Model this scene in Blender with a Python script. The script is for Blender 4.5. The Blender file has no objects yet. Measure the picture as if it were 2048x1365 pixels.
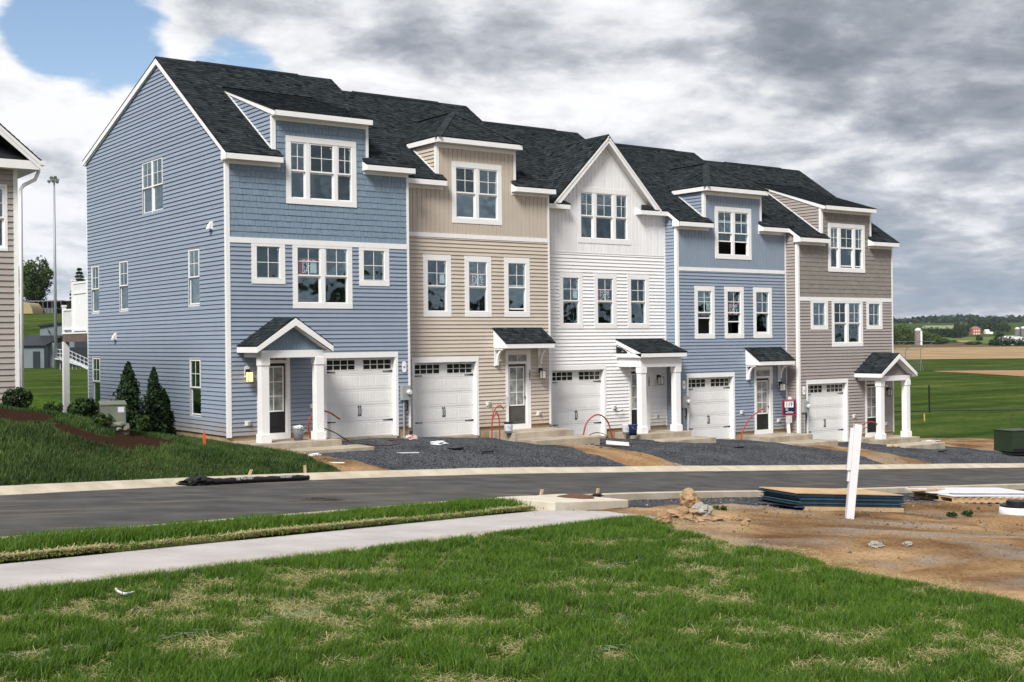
import bpy, math, random
import numpy as np
from mathutils import Vector, Matrix
random.seed(7); RNG = np.random.default_rng(11)
SC = bpy.context.scene
COL = SC.collection

# ------------------------------------------------------------------ camera
CAM_F, YAW, PITCH, ROLL = 2485.456, math.radians(36.27), math.radians(-0.038), math.radians(-0.587)
CAM = Vector((-14.495, -33.532, 2.688))
fw = Vector((math.sin(YAW)*math.cos(PITCH), math.cos(YAW)*math.cos(PITCH), math.sin(PITCH)))
rt = Vector((math.cos(YAW), -math.sin(YAW), 0)); up = rt.cross(fw)
r2 = rt*math.cos(ROLL) + up*math.sin(ROLL); u2 = up*math.cos(ROLL) - rt*math.sin(ROLL)
cd = bpy.data.cameras.new('camera'); cam = bpy.data.objects.new('camera', cd); COL.objects.link(cam)
cam.matrix_world = Matrix(((r2.x, u2.x, -fw.x, CAM.x), (r2.y, u2.y, -fw.y, CAM.y), (r2.z, u2.z, -fw.z, CAM.z), (0, 0, 0, 1)))
cd.sensor_width = 36; cd.lens = CAM_F/2048*36; cd.clip_start = .1; cd.clip_end = 9000
SC.camera = cam
def view_ray(px, py):
    x, y = px-1024, py-682.5; c, s = math.cos(ROLL), math.sin(ROLL)
    x, y = x*c+y*s, -x*s+y*c
    return fw + rt*(x/CAM_F) - up*(y/CAM_F)
def at_depth(px, py, d): return CAM + view_ray(px, py)*d
def on_y(px, py, Y):
    d = view_ray(px, py); return CAM + d*((Y-CAM.y)/d.y)

# ------------------------------------------------------------------ light
SUN_EL, SUN_AZ = math.radians(45), math.radians(238)      # azimuth clockwise from +Y: the light comes from the left, a little behind the camera
sun_dir = Vector((math.sin(SUN_AZ)*math.cos(SUN_EL), math.cos(SUN_AZ)*math.cos(SUN_EL), math.sin(SUN_EL)))
sl = bpy.data.lights.new('sun', 'SUN'); sl.energy = 3.6; sl.angle = math.radians(20); sl.color = (1, .97, .925)
so = bpy.data.objects.new('sun', sl); COL.objects.link(so)
so.rotation_euler = sun_dir.to_track_quat('Z', 'Y').to_euler()
SC.view_settings.view_transform = 'Standard'; SC.view_settings.look = 'None'
SC.view_settings.exposure = 0.52; SC.view_settings.gamma = 1; SC.view_settings.use_curve_mapping = False

W = bpy.data.worlds.new('World'); SC.world = W; W.use_nodes = True
def build_world():
    nt = W.node_tree; N = nt.nodes; L = nt.links; N.clear()
    def nd(t, **k):
        n = N.new(t)
        for a, b in k.items(): setattr(n, a, b)
        return n
    def m(op, a, b=None, c=None, clamp=False):
        n = nd('ShaderNodeMath', operation=op); n.use_clamp = clamp
        for i, v in enumerate((a, b, c)):
            if v is None: continue
            if isinstance(v, (int, float)): n.inputs[i].default_value = v
            else: L.new(v, n.inputs[i])
        return n.outputs[0]
    def ss(v, a, b):
        n = nd('ShaderNodeMapRange', interpolation_type='SMOOTHSTEP'); L.new(v, n.inputs[0])
        n.inputs[1].default_value = a; n.inputs[2].default_value = b; return n.outputs[0]
    out = nd('ShaderNodeOutputWorld')
    sky = nd('ShaderNodeTexSky', sky_type='NISHITA'); sky.sun_disc = False
    sky.sun_elevation = SUN_EL; sky.sun_rotation = SUN_AZ; sky.air_density = 1.0; sky.dust_density = .6
    bg1 = nd('ShaderNodeBackground'); L.new(sky.outputs[0], bg1.inputs[0]); bg1.inputs[1].default_value = .10
    tc = nd('ShaderNodeTexCoord'); sep = nd('ShaderNodeSeparateXYZ'); L.new(tc.outputs['Generated'], sep.inputs[0])
    zz = m('ADD', m('MAXIMUM', sep.outputs[2], 0.0), .22)
    px = m('DIVIDE', sep.outputs[0], zz); py = m('DIVIDE', sep.outputs[1], zz)
    cb = nd('ShaderNodeCombineXYZ'); L.new(px, cb.inputs[0]); L.new(py, cb.inputs[1])
    def noise(scale, detail, rough, off, dist=0.0, lac=2.0):
        mp = nd('ShaderNodeMapping'); mp.inputs['Location'].default_value = off; L.new(cb.outputs[0], mp.inputs[0])
        n = nd('ShaderNodeTexNoise'); n.inputs['Scale'].default_value = scale; n.inputs['Detail'].default_value = detail
        n.inputs['Roughness'].default_value = rough; n.inputs['Distortion'].default_value = dist; n.inputs['Lacunarity'].default_value = lac
        L.new(mp.outputs[0], n.inputs['Vector']); return n.outputs['Fac']
    def lobe(px_, py_, r0, r1):          # how near the view is to one cloud of the photograph
        d = view_ray(px_, py_).normalized()
        v = nd('ShaderNodeVectorMath', operation='DOT_PRODUCT'); L.new(tc.outputs['Generated'], v.inputs[0]); v.inputs[1].default_value = d
        return ss(v.outputs['Value'], math.cos(math.radians(r1)), math.cos(math.radians(r0)))
    big = noise(.85, 4, .5, (3.1, 1.7, 0)); mid = noise(2.9, 10, .58, (7.3, 2.2, 0), .25); fine = noise(8.0, 9, .60, (1.3, 8.2, 0), .15)
    edge = noise(4.2, 10, .58, (4.4, 3.9, 0), .25)
    # brightness of the cloud deck
    b = m('ADD', m('MULTIPLY', m('SUBTRACT', big, .5), 1.0), m('MULTIPLY', m('SUBTRACT', mid, .5), 2.1))
    b = m('ADD', b, m('MULTIPLY', m('SUBTRACT', fine, .5), 1.0))
    b = m('ADD', b, .585)
    for (x, y, r0, r1, w) in ((1900, 120, 1, 13, -.20), (1650, 60, 1, 9, -.03), (40, 230, 2, 11, .45), (1180, 130, 1, 9, .22), (800, 130, 1, 7, .16), (900, 0, 1, 6, -.22),
                              (110, 460, 0, 5, -.22)):
        b = m('ADD', b, m('MULTIPLY', lobe(x, y, r0, r1), w))
    ramp = nd('ShaderNodeValToRGB'); L.new(b, ramp.inputs[0]); e = ramp.color_ramp.elements
    e[0].position = .0; e[0].color = (.215, .245, .29, 1); e[1].position = 1; e[1].color = (.90, .90, .93, 1)
    for p_, c_ in ((.28, (.32, .35, .40, 1)), (.52, (.49, .51, .56, 1)), (.78, (.75, .76, .79, 1))):
        x = e.new(p_); x.color = c_
    hm = nd('ShaderNodeMix', data_type='RGBA'); L.new(m('MULTIPLY', ss(sep.outputs[2], .20, .0), m('MULTIPLY_ADD', ss(mid, .62, .38), .40, .14)), hm.inputs[0])
    L.new(ramp.outputs[0], hm.inputs[6]); hm.inputs[7].default_value = (.40, .49, .60, 1)
    bg2 = nd('ShaderNodeBackground'); L.new(hm.outputs[2], bg2.inputs[0]); bg2.inputs[1].default_value = .78
    # holes in the deck
    hole = m('ADD', m('MULTIPLY', lobe(190, 65, 1, 4.2), .50), m('MULTIPLY', lobe(470, 150, 0, 3.0), .40))
    hole = m('ADD', hole, m('MULTIPLY', lobe(40, 20, 0, 4), .30))
    hole = m('ADD', hole, m('MULTIPLY', m('SUBTRACT', edge, .5), 1.0))
    hole = m('ADD', hole, m('MULTIPLY', m('SUBTRACT', big, .5), .25))
    cov = m('SUBTRACT', 1.0, ss(hole, .26, .46))
    mx = nd('ShaderNodeMixShader'); L.new(cov, mx.inputs[0]); L.new(bg1.outputs[0], mx.inputs[1]); L.new(bg2.outputs[0], mx.inputs[2])
    L.new(mx.outputs[0], out.inputs[0])
build_world()

# ------------------------------------------------------------------ materials
MATS = {}
def mat(name, col, rough=.6, var=.08, scale=6., bump=0., bscale=60., spec=.3, col2=None, attr=None, detail=4, stretch=(1, 1, 1), metal=0., coords='Object'):
    if name in MATS: return MATS[name]
    M = bpy.data.materials.new(name); M.use_nodes = True; nt = M.node_tree; N = nt.nodes; L = nt.links
    P = N['Principled BSDF']; P.inputs['Roughness'].default_value = rough; P.inputs['Specular IOR Level'].default_value = spec; P.inputs['Metallic'].default_value = metal
    geo = N.new('ShaderNodeNewGeometry'); mp = N.new('ShaderNodeMapping'); mp.inputs['Scale'].default_value = stretch; L.new(geo.outputs['Position'], mp.inputs[0])
    n = N.new('ShaderNodeTexNoise'); n.inputs['Scale'].default_value = scale; n.inputs['Detail'].default_value = detail; L.new(mp.outputs[0], n.inputs['Vector'])
    r = N.new('ShaderNodeValToRGB'); L.new(n.outputs['Fac'], r.inputs[0])
    c = np.array(col); c2 = np.array(col2) if col2 is not None else None
    a = c*(1-var) if c2 is None else c; b = np.minimum(c*(1+var), 1) if c2 is None else c2
    r.color_ramp.elements[0].position = .3; r.color_ramp.elements[1].position = .7
    r.color_ramp.elements[0].color = (*a, 1); r.color_ramp.elements[1].color = (*b, 1)
    out = r.outputs[0]
    if attr:
        at = N.new('ShaderNodeAttribute'); at.attribute_name = attr
        mr = N.new('ShaderNodeMapRange'); L.new(at.outputs['Fac'], mr.inputs[0]); mr.inputs[3].default_value = .35; mr.inputs[4].default_value = 1.75
        mx = N.new('ShaderNodeMix'); mx.data_type = 'RGBA'; mx.blend_type = 'MULTIPLY'; mx.inputs[0].default_value = 1
        L.new(out, mx.inputs[6]); L.new(mr.outputs[0], mx.inputs[7]); out = mx.outputs[2]
    if name.startswith('siding_'):
        oi = N.new('ShaderNodeObjectInfo'); rr = N.new('ShaderNodeMapRange'); L.new(oi.outputs['Random'], rr.inputs[0]); rr.inputs[3].default_value = .955; rr.inputs[4].default_value = 1.04
        mx = N.new('ShaderNodeMix'); mx.data_type = 'RGBA'; mx.blend_type = 'MULTIPLY'; mx.inputs[0].default_value = 1; L.new(out, mx.inputs[6]); L.new(rr.outputs[0], mx.inputs[7]); out = mx.outputs[2]
        tc = N.new('ShaderNodeTexCoord'); sx = N.new('ShaderNodeSeparateXYZ'); L.new(tc.outputs['Object'], sx.inputs[0])
        ns = N.new('ShaderNodeTexNoise'); ns.inputs['Scale'].default_value = 2.2; ns.inputs['Detail'].default_value = 8; ns.inputs['Roughness'].default_value = .65; L.new(geo.outputs['Position'], ns.inputs['Vector'])
        ad = N.new('ShaderNodeMath'); ad.operation = 'MULTIPLY_ADD'; L.new(ns.outputs['Fac'], ad.inputs[0]); ad.inputs[1].default_value = -1.1; L.new(sx.outputs[2], ad.inputs[2])
        ml = N.new('ShaderNodeMapRange'); L.new(ad.outputs[0], ml.inputs[0]); ml.inputs[1].default_value = .05; ml.inputs[2].default_value = -.75; ml.inputs[3].default_value = 0; ml.inputs[4].default_value = .6
        mx = N.new('ShaderNodeMix'); mx.data_type = 'RGBA'; L.new(ml.outputs[0], mx.inputs[0]); L.new(out, mx.inputs[6]); mx.inputs[7].default_value = (.30, .20, .115, 1); out = mx.outputs[2]
    L.new(out, P.inputs['Base Color'])
    if bump:
        n2 = N.new('ShaderNodeTexNoise'); n2.inputs['Scale'].default_value = bscale; n2.inputs['Detail'].default_value = 5; L.new(mp.outputs[0], n2.inputs['Vector'])
        bp = N.new('ShaderNodeBump'); bp.inputs['Strength'].default_value = bump; bp.inputs['Distance'].default_value = .02; L.new(n2.outputs['Fac'], bp.inputs['Height']); L.new(bp.outputs[0], P.inputs['Normal'])
    MATS[name] = M; return M
def leafmat(name, c0, c1, trans=.25, rough=.7):
    if name in MATS: return MATS[name]
    M = bpy.data.materials.new(name); M.use_nodes = True; nt = M.node_tree; N = nt.nodes; L = nt.links; N.clear()
    at = N.new('ShaderNodeAttribute'); at.attribute_name = 'tint'
    r = N.new('ShaderNodeValToRGB'); L.new(at.outputs['Fac'], r.inputs[0]); r.color_ramp.elements[0].color = (*c0, 1); r.color_ramp.elements[1].color = (*c1, 1)
    d = N.new('ShaderNodeBsdfDiffuse'); t = N.new('ShaderNodeBsdfTranslucent'); L.new(r.outputs[0], d.inputs[0]); L.new(r.outputs[0], t.inputs[0])
    mx = N.new('ShaderNodeMixShader'); mx.inputs[0].default_value = trans; L.new(d.outputs[0], mx.inputs[1]); L.new(t.outputs[0], mx.inputs[2])
    g = N.new('ShaderNodeBsdfGlossy'); g.inputs['Roughness'].default_value = .45; g.inputs[0].default_value = (.6, .6, .6, 1)
    m2 = N.new('ShaderNodeMixShader'); m2.inputs[0].default_value = .018; L.new(mx.outputs[0], m2.inputs[1]); L.new(g.outputs[0], m2.inputs[2])
    o = N.new('ShaderNodeOutputMaterial'); L.new(m2.outputs[0], o.inputs[0]); MATS[name] = M; return M
def glassmat():
    M = bpy.data.materials.new('window_glass'); M.use_nodes = True; nt = M.node_tree; N = nt.nodes; L = nt.links; N.clear()
    t = N.new('ShaderNodeBsdfTransparent'); t.inputs[0].default_value = (.87, .90, .90, 1)
    g = N.new('ShaderNodeBsdfGlossy'); g.inputs['Roughness'].default_value = .012; g.inputs[0].default_value = (.74, .92, 1, 1)
    oi = N.new('ShaderNodeObjectInfo'); fv = N.new('ShaderNodeMapRange'); L.new(oi.outputs['Random'], fv.inputs[0]); fv.inputs[3].default_value = .06; fv.inputs[4].default_value = .17
    lw = N.new('ShaderNodeLayerWeight'); pw = N.new('ShaderNodeMath'); pw.operation = 'POWER'; pw.inputs[1].default_value = 5; L.new(lw.outputs['Facing'], pw.inputs[0])
    f = N.new('ShaderNodeMath'); f.operation = 'MULTIPLY_ADD'; L.new(pw.outputs[0], f.inputs[0]); f.inputs[1].default_value = .88; L.new(fv.outputs[0], f.inputs[2])
    tc = N.new('ShaderNodeNewGeometry'); no = N.new('ShaderNodeTexNoise'); no.inputs['Scale'].default_value = 1.1; L.new(tc.outputs['Position'], no.inputs['Vector'])
    bp = N.new('ShaderNodeBump'); bp.inputs['Strength'].default_value = .35; bp.inputs['Distance'].default_value = .05; L.new(no.outputs['Fac'], bp.inputs['Height']); L.new(bp.outputs[0], g.inputs['Normal'])
    mx = N.new('ShaderNodeMixShader'); L.new(f.outputs[0], mx.inputs[0]); L.new(t.outputs[0], mx.inputs[1]); L.new(g.outputs[0], mx.inputs[2])
    o = N.new('ShaderNodeOutputMaterial'); L.new(mx.outputs[0], o.inputs[0]); return M
def emit(name, col, s):
    M = bpy.data.materials.new(name); M.use_nodes = True; P = M.node_tree.nodes['Principled BSDF']
    P.inputs['Base Color'].default_value = (*col, 1); P.inputs['Emission Color'].default_value = (*col, 1); P.inputs['Emission Strength'].default_value = s; return M

M_GLASS = glassmat()
M_TRIM = mat('white_trim', (.80, .79, .78), .45, .03, 3)
M_VINYL = mat('window_vinyl', (.83, .82, .80), .4, .02, 3)
M_SOFFIT = mat('soffit', (.72, .71, .69), .55, .04, 3)
M_CONC = mat('porch_concrete', (.27, .225, .165), .85, .18, 2.0, .35, 40, col2=(.44, .385, .305), detail=8)
M_FOUND = mat('foundation', (.30, .205, .115), .9, .2, 2.2, .3, 30, col2=(.44, .33, .22))
M_ROOF = mat('roof_shingle', (.027, .032, .035), 1., .25, 5, .35, 90, spec=0., attr='tint')
M_GAR = mat('garage_white', (.74, .73, .715), .45, .03, 2)
M_BLACK = mat('black_metal', (.012, .012, .013), .4, .1, 5)
M_DARKPANE = mat('garage_pane', (.018, .020, .015), .12, .4, 1.5, spec=.5)
M_DRY = mat('drywall', (.34, .32, .29), .8, .05, 1)
M_METER = mat('meter_grey', (.33, .35, .34), .45, .06, 5, metal=.2)
SID = {
 'blue':   mat('siding_blue', (.242, .292, .368), .5, .035, 2.0, .12, 25),
 'shake':  mat('shake_blue', (.185, .248, .315), .55, .07, 3.0, .35, 45),
 'beige':  mat('siding_beige', (.53, .46, .385), .5, .03, 2.0, .12, 25),
 'beigebb': mat('board_beige', (.50, .43, .355), .5, .03, 2.0, .1, 25),
 'white':  mat('siding_white', (.79, .785, .785), .45, .02, 2.0, .1, 25),
 'bluebb': mat('board_blue', (.228, .278, .350), .5, .03, 2.0, .1, 25),
 'taupe':  mat('siding_taupe', (.33, .29, .27), .5, .035, 2.0, .12, 25),
 'tshake': mat('shake_taupe', (.235, .212, .190), .55, .08, 3.0, .35, 45),
 'ntaupe': mat('siding_neighbour', (.36, .32, .29), .5, .035, 2.0, .12, 25),
}

# ------------------------------------------------------------------ mesh helpers
def link(o, parent=None, kind=None):
    COL.objects.link(o)
    if parent is not None: o.parent = parent
    if kind: o['kind'] = kind
    return o
def tag(o, label=None, cat=None, group=None, kind=None):
    if label: o['label'] = label
    if cat: o['category'] = cat
    if group: o['group'] = group
    if kind: o['kind'] = kind
    return o
def thing(name, loc, label, cat, group=None, rotz=0):
    o = bpy.data.objects.new(name, None); o.empty_display_size = .2; COL.objects.link(o); o.location = loc; o.rotation_euler = (0, 0, rotz)
    return tag(o, label, cat, group)
class MB:
    def __init__(s): s.v = []; s.f = []; s.t = []
    def add(s, vs, fs, tint=None):
        b = len(s.v); s.v += [tuple(x) for x in vs]; s.f += [tuple(i+b for i in f) for f in fs]
        if tint is not None: s.t += [tint]*len(vs)
        return s
    def box(s, x0, x1, y0, y1, z0, z1, tint=None):
        return s.add([(x0, y0, z0), (x1, y0, z0), (x1, y1, z0), (x0, y1, z0), (x0, y0, z1), (x1, y0, z1), (x1, y1, z1), (x0, y1, z1)],
                     [(0, 3, 2, 1), (4, 5, 6, 7), (0, 1, 5, 4), (1, 2, 6, 5), (2, 3, 7, 6), (3, 0, 4, 7)], tint)
    def prism(s, pts, d, tint=None):
        """closed solid: polygon pts (3D) pushed along d"""
        n = len(pts); p = [Vector(q) for q in pts]; q = [a+Vector(d) for a in p]
        return s.add(p+q, [tuple(range(n))[::-1], tuple(range(n, 2*n))]+[(i, (i+1) % n, n+(i+1) % n, n+i) for i in range(n)], tint)
    def frame(s, F, u0, u1, n0, n1, z0, z1):
        """box in a wall frame F=(origin, U, N)"""
        O, U, Nn = F; P = lambda u, n, z: O+U*u+Nn*n+Vector((0, 0, z))
        return s.add([P(u0, n0, z0), P(u1, n0, z0), P(u1, n1, z0), P(u0, n1, z0), P(u0, n0, z1), P(u1, n0, z1), P(u1, n1, z1), P(u0, n1, z1)],
                     [(0, 1, 2, 3), (7, 6, 5, 4), (4, 5, 1, 0), (5, 6, 2, 1), (6, 7, 3, 2), (7, 4, 0, 3)])
    def tube(s, pts, r, n=8, cap=True, r1=None):
        pts = [Vector(p) for p in pts]; m = len(pts); b = len(s.v); prev = None
        for i, p in enumerate(pts):
            d = (pts[min(i+1, m-1)]-pts[max(i-1, 0)]).normalized()
            a = prev if prev is not None else (Vector((0, 0, 1)) if abs(d.z) < .9 else Vector((1, 0, 0)))
            x = (a - d*a.dot(d))
            if x.length < 1e-5: x = d.orthogonal()
            x.normalize(); y = d.cross(x); prev = x
            rr = r if r1 is None else r+(r1-r)*i/max(m-1, 1)
            for k in range(n):
                t = 2*math.pi*k/n; s.v.append(tuple(p+x*(rr*math.cos(t))+y*(rr*math.sin(t))))
        for i in range(m-1):
            for k in range(n): s.f.append((b+i*n+k, b+i*n+(k+1) % n, b+(i+1)*n+(k+1) % n, b+(i+1)*n+k))
        if cap: s.f.append(tuple(b+k for k in range(n))[::-1]); s.f.append(tuple(b+(m-1)*n+k for k in range(n)))
        return s
    def lathe(s, prof, n=20, c=(0, 0, 0)):
        b = len(s.v)
        for r, z in prof:
            for k in range(n):
                t = 2*math.pi*k/n; s.v.append((c[0]+r*math.cos(t), c[1]+r*math.sin(t), c[2]+z))
        for i in range(len(prof)-1):
            for k in range(n): s.f.append((b+i*n+k, b+i*n+(k+1) % n, b+(i+1)*n+(k+1) % n, b+(i+1)*n+k))
        s.f.append(tuple(b+k for k in range(n))[::-1]); s.f.append(tuple(b+(len(prof)-1)*n+k for k in range(n)))
        return s
    def mesh(s, name, m):
        me = bpy.data.meshes.new(name); me.from_pydata(s.v, [], s.f); me.update()
        if m is not None: me.materials.append(m)
        if s.t:
            a = me.attributes.new('tint', 'FLOAT', 'POINT'); a.data.foreach_set('value', s.t)
        return me
    def build(s, name, m, parent=None, smooth=False, kind=None, bevel=0):
        me = s.mesh(name, m); o = bpy.data.objects.new(name, me); link(o, parent, kind)
        if smooth: me.shade_smooth()
        if bevel:
            b = o.modifiers.new('bevel', 'BEVEL'); b.width = bevel; b.segments = 2; b.limit_method = 'ANGLE'
        return o
def noise_blob(prof_r, seed, sub=2, amp=.25, scale=1.6):
    import bmesh
    bm = bmesh.new(); bmesh.ops.create_icosphere(bm, subdivisions=sub, radius=1)
    from mathutils import noise as nz
    for v in bm.verts:
        k = 1+amp*nz.fractal(v.co*scale+Vector((seed*3.1, seed*1.7, seed)), .8, 2.1, 3)
        v.co = Vector((v.co.x*prof_r[0], v.co.y*prof_r[1], v.co.z*prof_r[2]))*k
    me = bpy.data.meshes.new('rock'); bm.to_mesh(me); bm.free(); return me
def text_mesh(txt, size, m, ext=.002, font_scale=(1, 1)):
    c = bpy.data.curves.new('txt', 'FONT'); c.body = txt; c.size = size; c.extrude = ext; c.align_x = 'CENTER'; c.align_y = 'CENTER'; c.resolution_u = 3; c.space_character = 1.0; c.offset = size*.015
    o = bpy.data.objects.new('txt', c); COL.objects.link(o)
    dg = bpy.context.evaluated_depsgraph_get(); me = bpy.data.meshes.new_from_object(o.evaluated_get(dg))
    bpy.data.objects.remove(o); bpy.data.curves.remove(c); me.materials.clear(); me.materials.append(m)
    me.transform(Matrix.Diagonal((font_scale[0], font_scale[1], 1, 1))); return me
def place_text(name, me, F, u, n, z, parent=None):
    """lettering standing on wall frame F"""
    O, U, Nn = F; o = bpy.data.objects.new(name, me); link(o, parent)
    p = O+U*u+Nn*n; o.matrix_local = Matrix(((U.x, 0, Nn.x, p.x), (U.y, 0, Nn.y, p.y), (0, 1, 0, z+O.z), (0, 0, 0, 1))); return o
def fast_mesh(name, verts, faces_idx, sizes, m, tint=None):
    """numpy mesh: verts (n,3), flat loop indices, face sizes"""
    me = bpy.data.meshes.new(name); me.vertices.add(len(verts)); me.vertices.foreach_set('co', np.ascontiguousarray(verts, np.float32).ravel())
    me.loops.add(len(faces_idx)); me.loops.foreach_set('vertex_index', faces_idx.astype(np.int32))
    st = np.concatenate([[0], np.cumsum(sizes)[:-1]]).astype(np.int32)
    me.polygons.add(len(sizes)); me.polygons.foreach_set('loop_start', st); me.polygons.foreach_set('loop_total', sizes.astype(np.int32))
    me.update(calc_edges=True); me.materials.append(m)
    if tint is not None:
        a = me.attributes.new('tint', 'FLOAT', 'POINT'); a.data.foreach_set('value', tint.astype(np.float32))
    return me
_lat = np.random.default_rng(5).random((256, 256))
def vnoise(x, y, sc, oct=4, seed=0):
    x = np.asarray(x, float)*sc+seed*17.3; y = np.asarray(y, float)*sc+seed*9.1; out = 0; amp = 1; tot = 0
    for o in range(oct):
        xi = np.floor(x).astype(int); yi = np.floor(y).astype(int); fx = x-xi; fy = y-yi; fx = fx*fx*(3-2*fx); fy = fy*fy*(3-2*fy)
        a = _lat[xi % 256, yi % 256]; b = _lat[(xi+1) % 256, yi % 256]; c = _lat[xi % 256, (yi+1) % 256]; d = _lat[(xi+1) % 256, (yi+1) % 256]
        out = out+amp*((a*(1-fx)+b*fx)*(1-fy)+(c*(1-fx)+d*fx)*fy); tot += amp; amp *= .5; x = x*2.03+3.7; y = y*2.03+1.9
    return out/tot

# ------------------------------------------------------------------ terrain
T18 = math.tan(math.radians(18.5)); KC = T18/24
def curve_y(X):
    X = np.asarray(X, float)
    return np.where(X > 8, -6.2, np.where(X > -4, -6.2-KC*(8-X)**2, -6.2-KC*144-T18*(-4-X)))
CX = np.arange(-120, 160, .25); CY = curve_y(CX)
CS = np.concatenate([[0], np.cumsum(np.hypot(np.diff(CX), np.diff(CY)))]); CS -= np.interp(3., CX, CS)
CT = np.gradient(np.stack([CX, CY], 1), axis=0); CT /= np.linalg.norm(CT, axis=1)[:, None]
def street(x, y):
    """arc length along the far asphalt edge and offset from it towards the lawn"""
    x = np.asarray(x, float).ravel(); y = np.asarray(y, float).ravel(); s = np.empty(len(x)); n = np.empty(len(x))
    for a in range(0, len(x), 20000):
        xx = x[a:a+20000]; yy = y[a:a+20000]
        i = np.clip(((xx+.3*np.clip(yy-np.interp(xx, CX, CY), -40, 40)*0+120)/.25).astype(int), 0, len(CX)-1)
        for _ in range(8):                                   # walk to the foot of the perpendicular
            t = (xx-CX[i])*CT[i, 0]+(yy-CY[i])*CT[i, 1]; i = np.clip(i+np.round(t/.25).astype(int), 0, len(CX)-1)
        dx = xx-CX[i]; dy = yy-CY[i]
        s[a:a+20000] = CS[i]+dx*CT[i, 0]+dy*CT[i, 1]; n[a:a+20000] = dx*CT[i, 1]-dy*CT[i, 0]
    return s, n
def street_xy(s, n):
    s = np.asarray(s, float); x = np.interp(s, CS, CX); y = np.interp(s, CS, CY); tx = np.interp(s, CS, CT[:, 0]); ty = np.interp(s, CS, CT[:, 1])
    return x+ty*n, y-tx*n
def sstep(a, b, x):
    t = np.clip((np.asarray(x, float)-a)/(b-a), 0, 1); return t*t*(3-2*t)
def softclip(s, lo, hi):
    s = np.where(s > hi, hi+18*np.tanh((s-hi)/18.), s); return np.where(s < lo, lo+10*np.tanh((s-lo)/10.), s)
def street_z(s): return -.79-.0621*softclip(s, -25, 36)
def viewcoord(x, y):
    dx = x-CAM.x; dy = y-CAM.y
    return dx*math.cos(YAW)-dy*math.sin(YAW), dx*math.sin(YAW)+dy*math.cos(YAW)
def height(x, y):
    x = np.asarray(x, float).ravel(); y = np.asarray(y, float).ravel()
    s, n = street(x, y); zs = street_z(s)
    zn = zs+.62*(1-(1-np.clip((-n-.6)/5.6, 0, 1))**1.9)+.18*sstep(11, 20, n)
    zn = zn+np.interp(x, [-14, -9, -6, -4, -2, 0, 1.5], [1.2, 1.05, .78, .36, .12, .03, 0])*sstep(-.9, -5.5, n)
    zn = zn-np.interp(x, [-2.5, -.6, .6, 1.6, 3.0, 4.6], [0, .17, .24, .22, .12, 0])*sstep(-1.8, -4.6, n)*sstep(9, 3, y)
    a, d = viewcoord(x, y)
    zb = np.interp(a, [-400, -60, -16, 9, 27, 300], [-.5, -.15, .05, -2.4, -4.25, -4.4])
    w = np.maximum(sstep(4, 20, y)*sstep(-40, -12, x), sstep(30, 62, x)*sstep(-10, 10, y))
    w = np.maximum(w, sstep(60, 110, d)); w = np.maximum(w, sstep(14, 34, y))
    z = zn*(1-w)+zb*w
    th = a/np.maximum(d, 1)
    z = z+9.5*sstep(170, 262, d)*sstep(-.20, -.30, th)
    z = z+30*sstep(620, 2600, d)+1.5*sstep(420, 640, d)*sstep(.1, .3, th)
    z = z+np.where(d > 700, 7*(vnoise(x, y, 1/420., 3, 2)-.5)*sstep(700, 1400, d), 0)
    return z
def hz(x, y): return float(height([x], [y])[0])

def ground_hit(px, py, dz=0.):
    d = view_ray(px, py); t = np.linspace(4, 160, 4000); q = np.array(CAM)[None]+t[:, None]*np.array(d)[None]
    k = np.where(q[:, 2] < height(q[:, 0], q[:, 1])+dz)[0]; p = q[k[0]]; return Vector(p)

# masks of the ground cover (plan coordinates)
LAWN_Y = [-60, -32, -27.25, -25.9, -23.8, -21.5, -17.8, -17.0]; LAWN_X = [-14, -7.2, -4.22, -3.55, -2.73, -1.75, -.18, .4]
def lawn_near(x, y):
    """>0 inside the foreground lawn"""
    s, n = street(x, y)
    e = np.interp(y, LAWN_Y, LAWN_X)-x+.9*(vnoise(x, y, .9, 3, 3)-.5)
    return np.minimum(e, n-10.12)
def lawn_left(x, y):
    s, n = street(x, y)
    e = .35-x+.5*(vnoise(x, y, 1.3, 3, 4)-.5)-np.where(y > -1.7, sstep(-1.7, -.6, y)*.4, 0)
    return np.minimum(e, -n-.72)
MULCH = [(ground_hit(px, py), r) for px, py, r in ((150, 864, .50), (190, 878, .50), (230, 886, .55), (275, 885, .62), (308, 880, .62), (335, 873, .55), (262, 872, .7), (318, 868, .7), (10, 822, 1.0), (50, 826, .75))]
def mulch_mask(x, y):
    m = np.full(np.shape(x), -1.)
    for c, r in MULCH: m = np.maximum(m, 1-((x-c.x)**2+(y-c.y)**2)/(r*r))
    return m+.5*(vnoise(x, y, 1.5, 3, 6)-.5)
def gravel_mask(x, y):
    s, n = street(x, y); q = -n                                    # 0.6 at the kerb, ~6 at the garages
    f = np.clip((6.4-q)/5.6, 0, 1)                                 # 1 at the kerb
    lo1 = 1.0+1.0*f; hi1 = 9.9+1.2*f; lo2 = 11.5+1.9*f; hi2 = 21.9+1.6*f; lo3 = 23.9+2.2*f
    m = np.maximum(np.minimum(x-lo1, hi1-x), np.minimum(x-lo2, hi2-x))
    m = np.maximum(m, np.minimum(x-lo3, (-1.0-(x-30)*.55)-y+np.where(x < 30, (30-x)*.5, 0)))
    m = np.minimum(m, q-.55)
    return m+1.3*(vnoise(x, y, .8, 4, 8)-.5)
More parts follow.
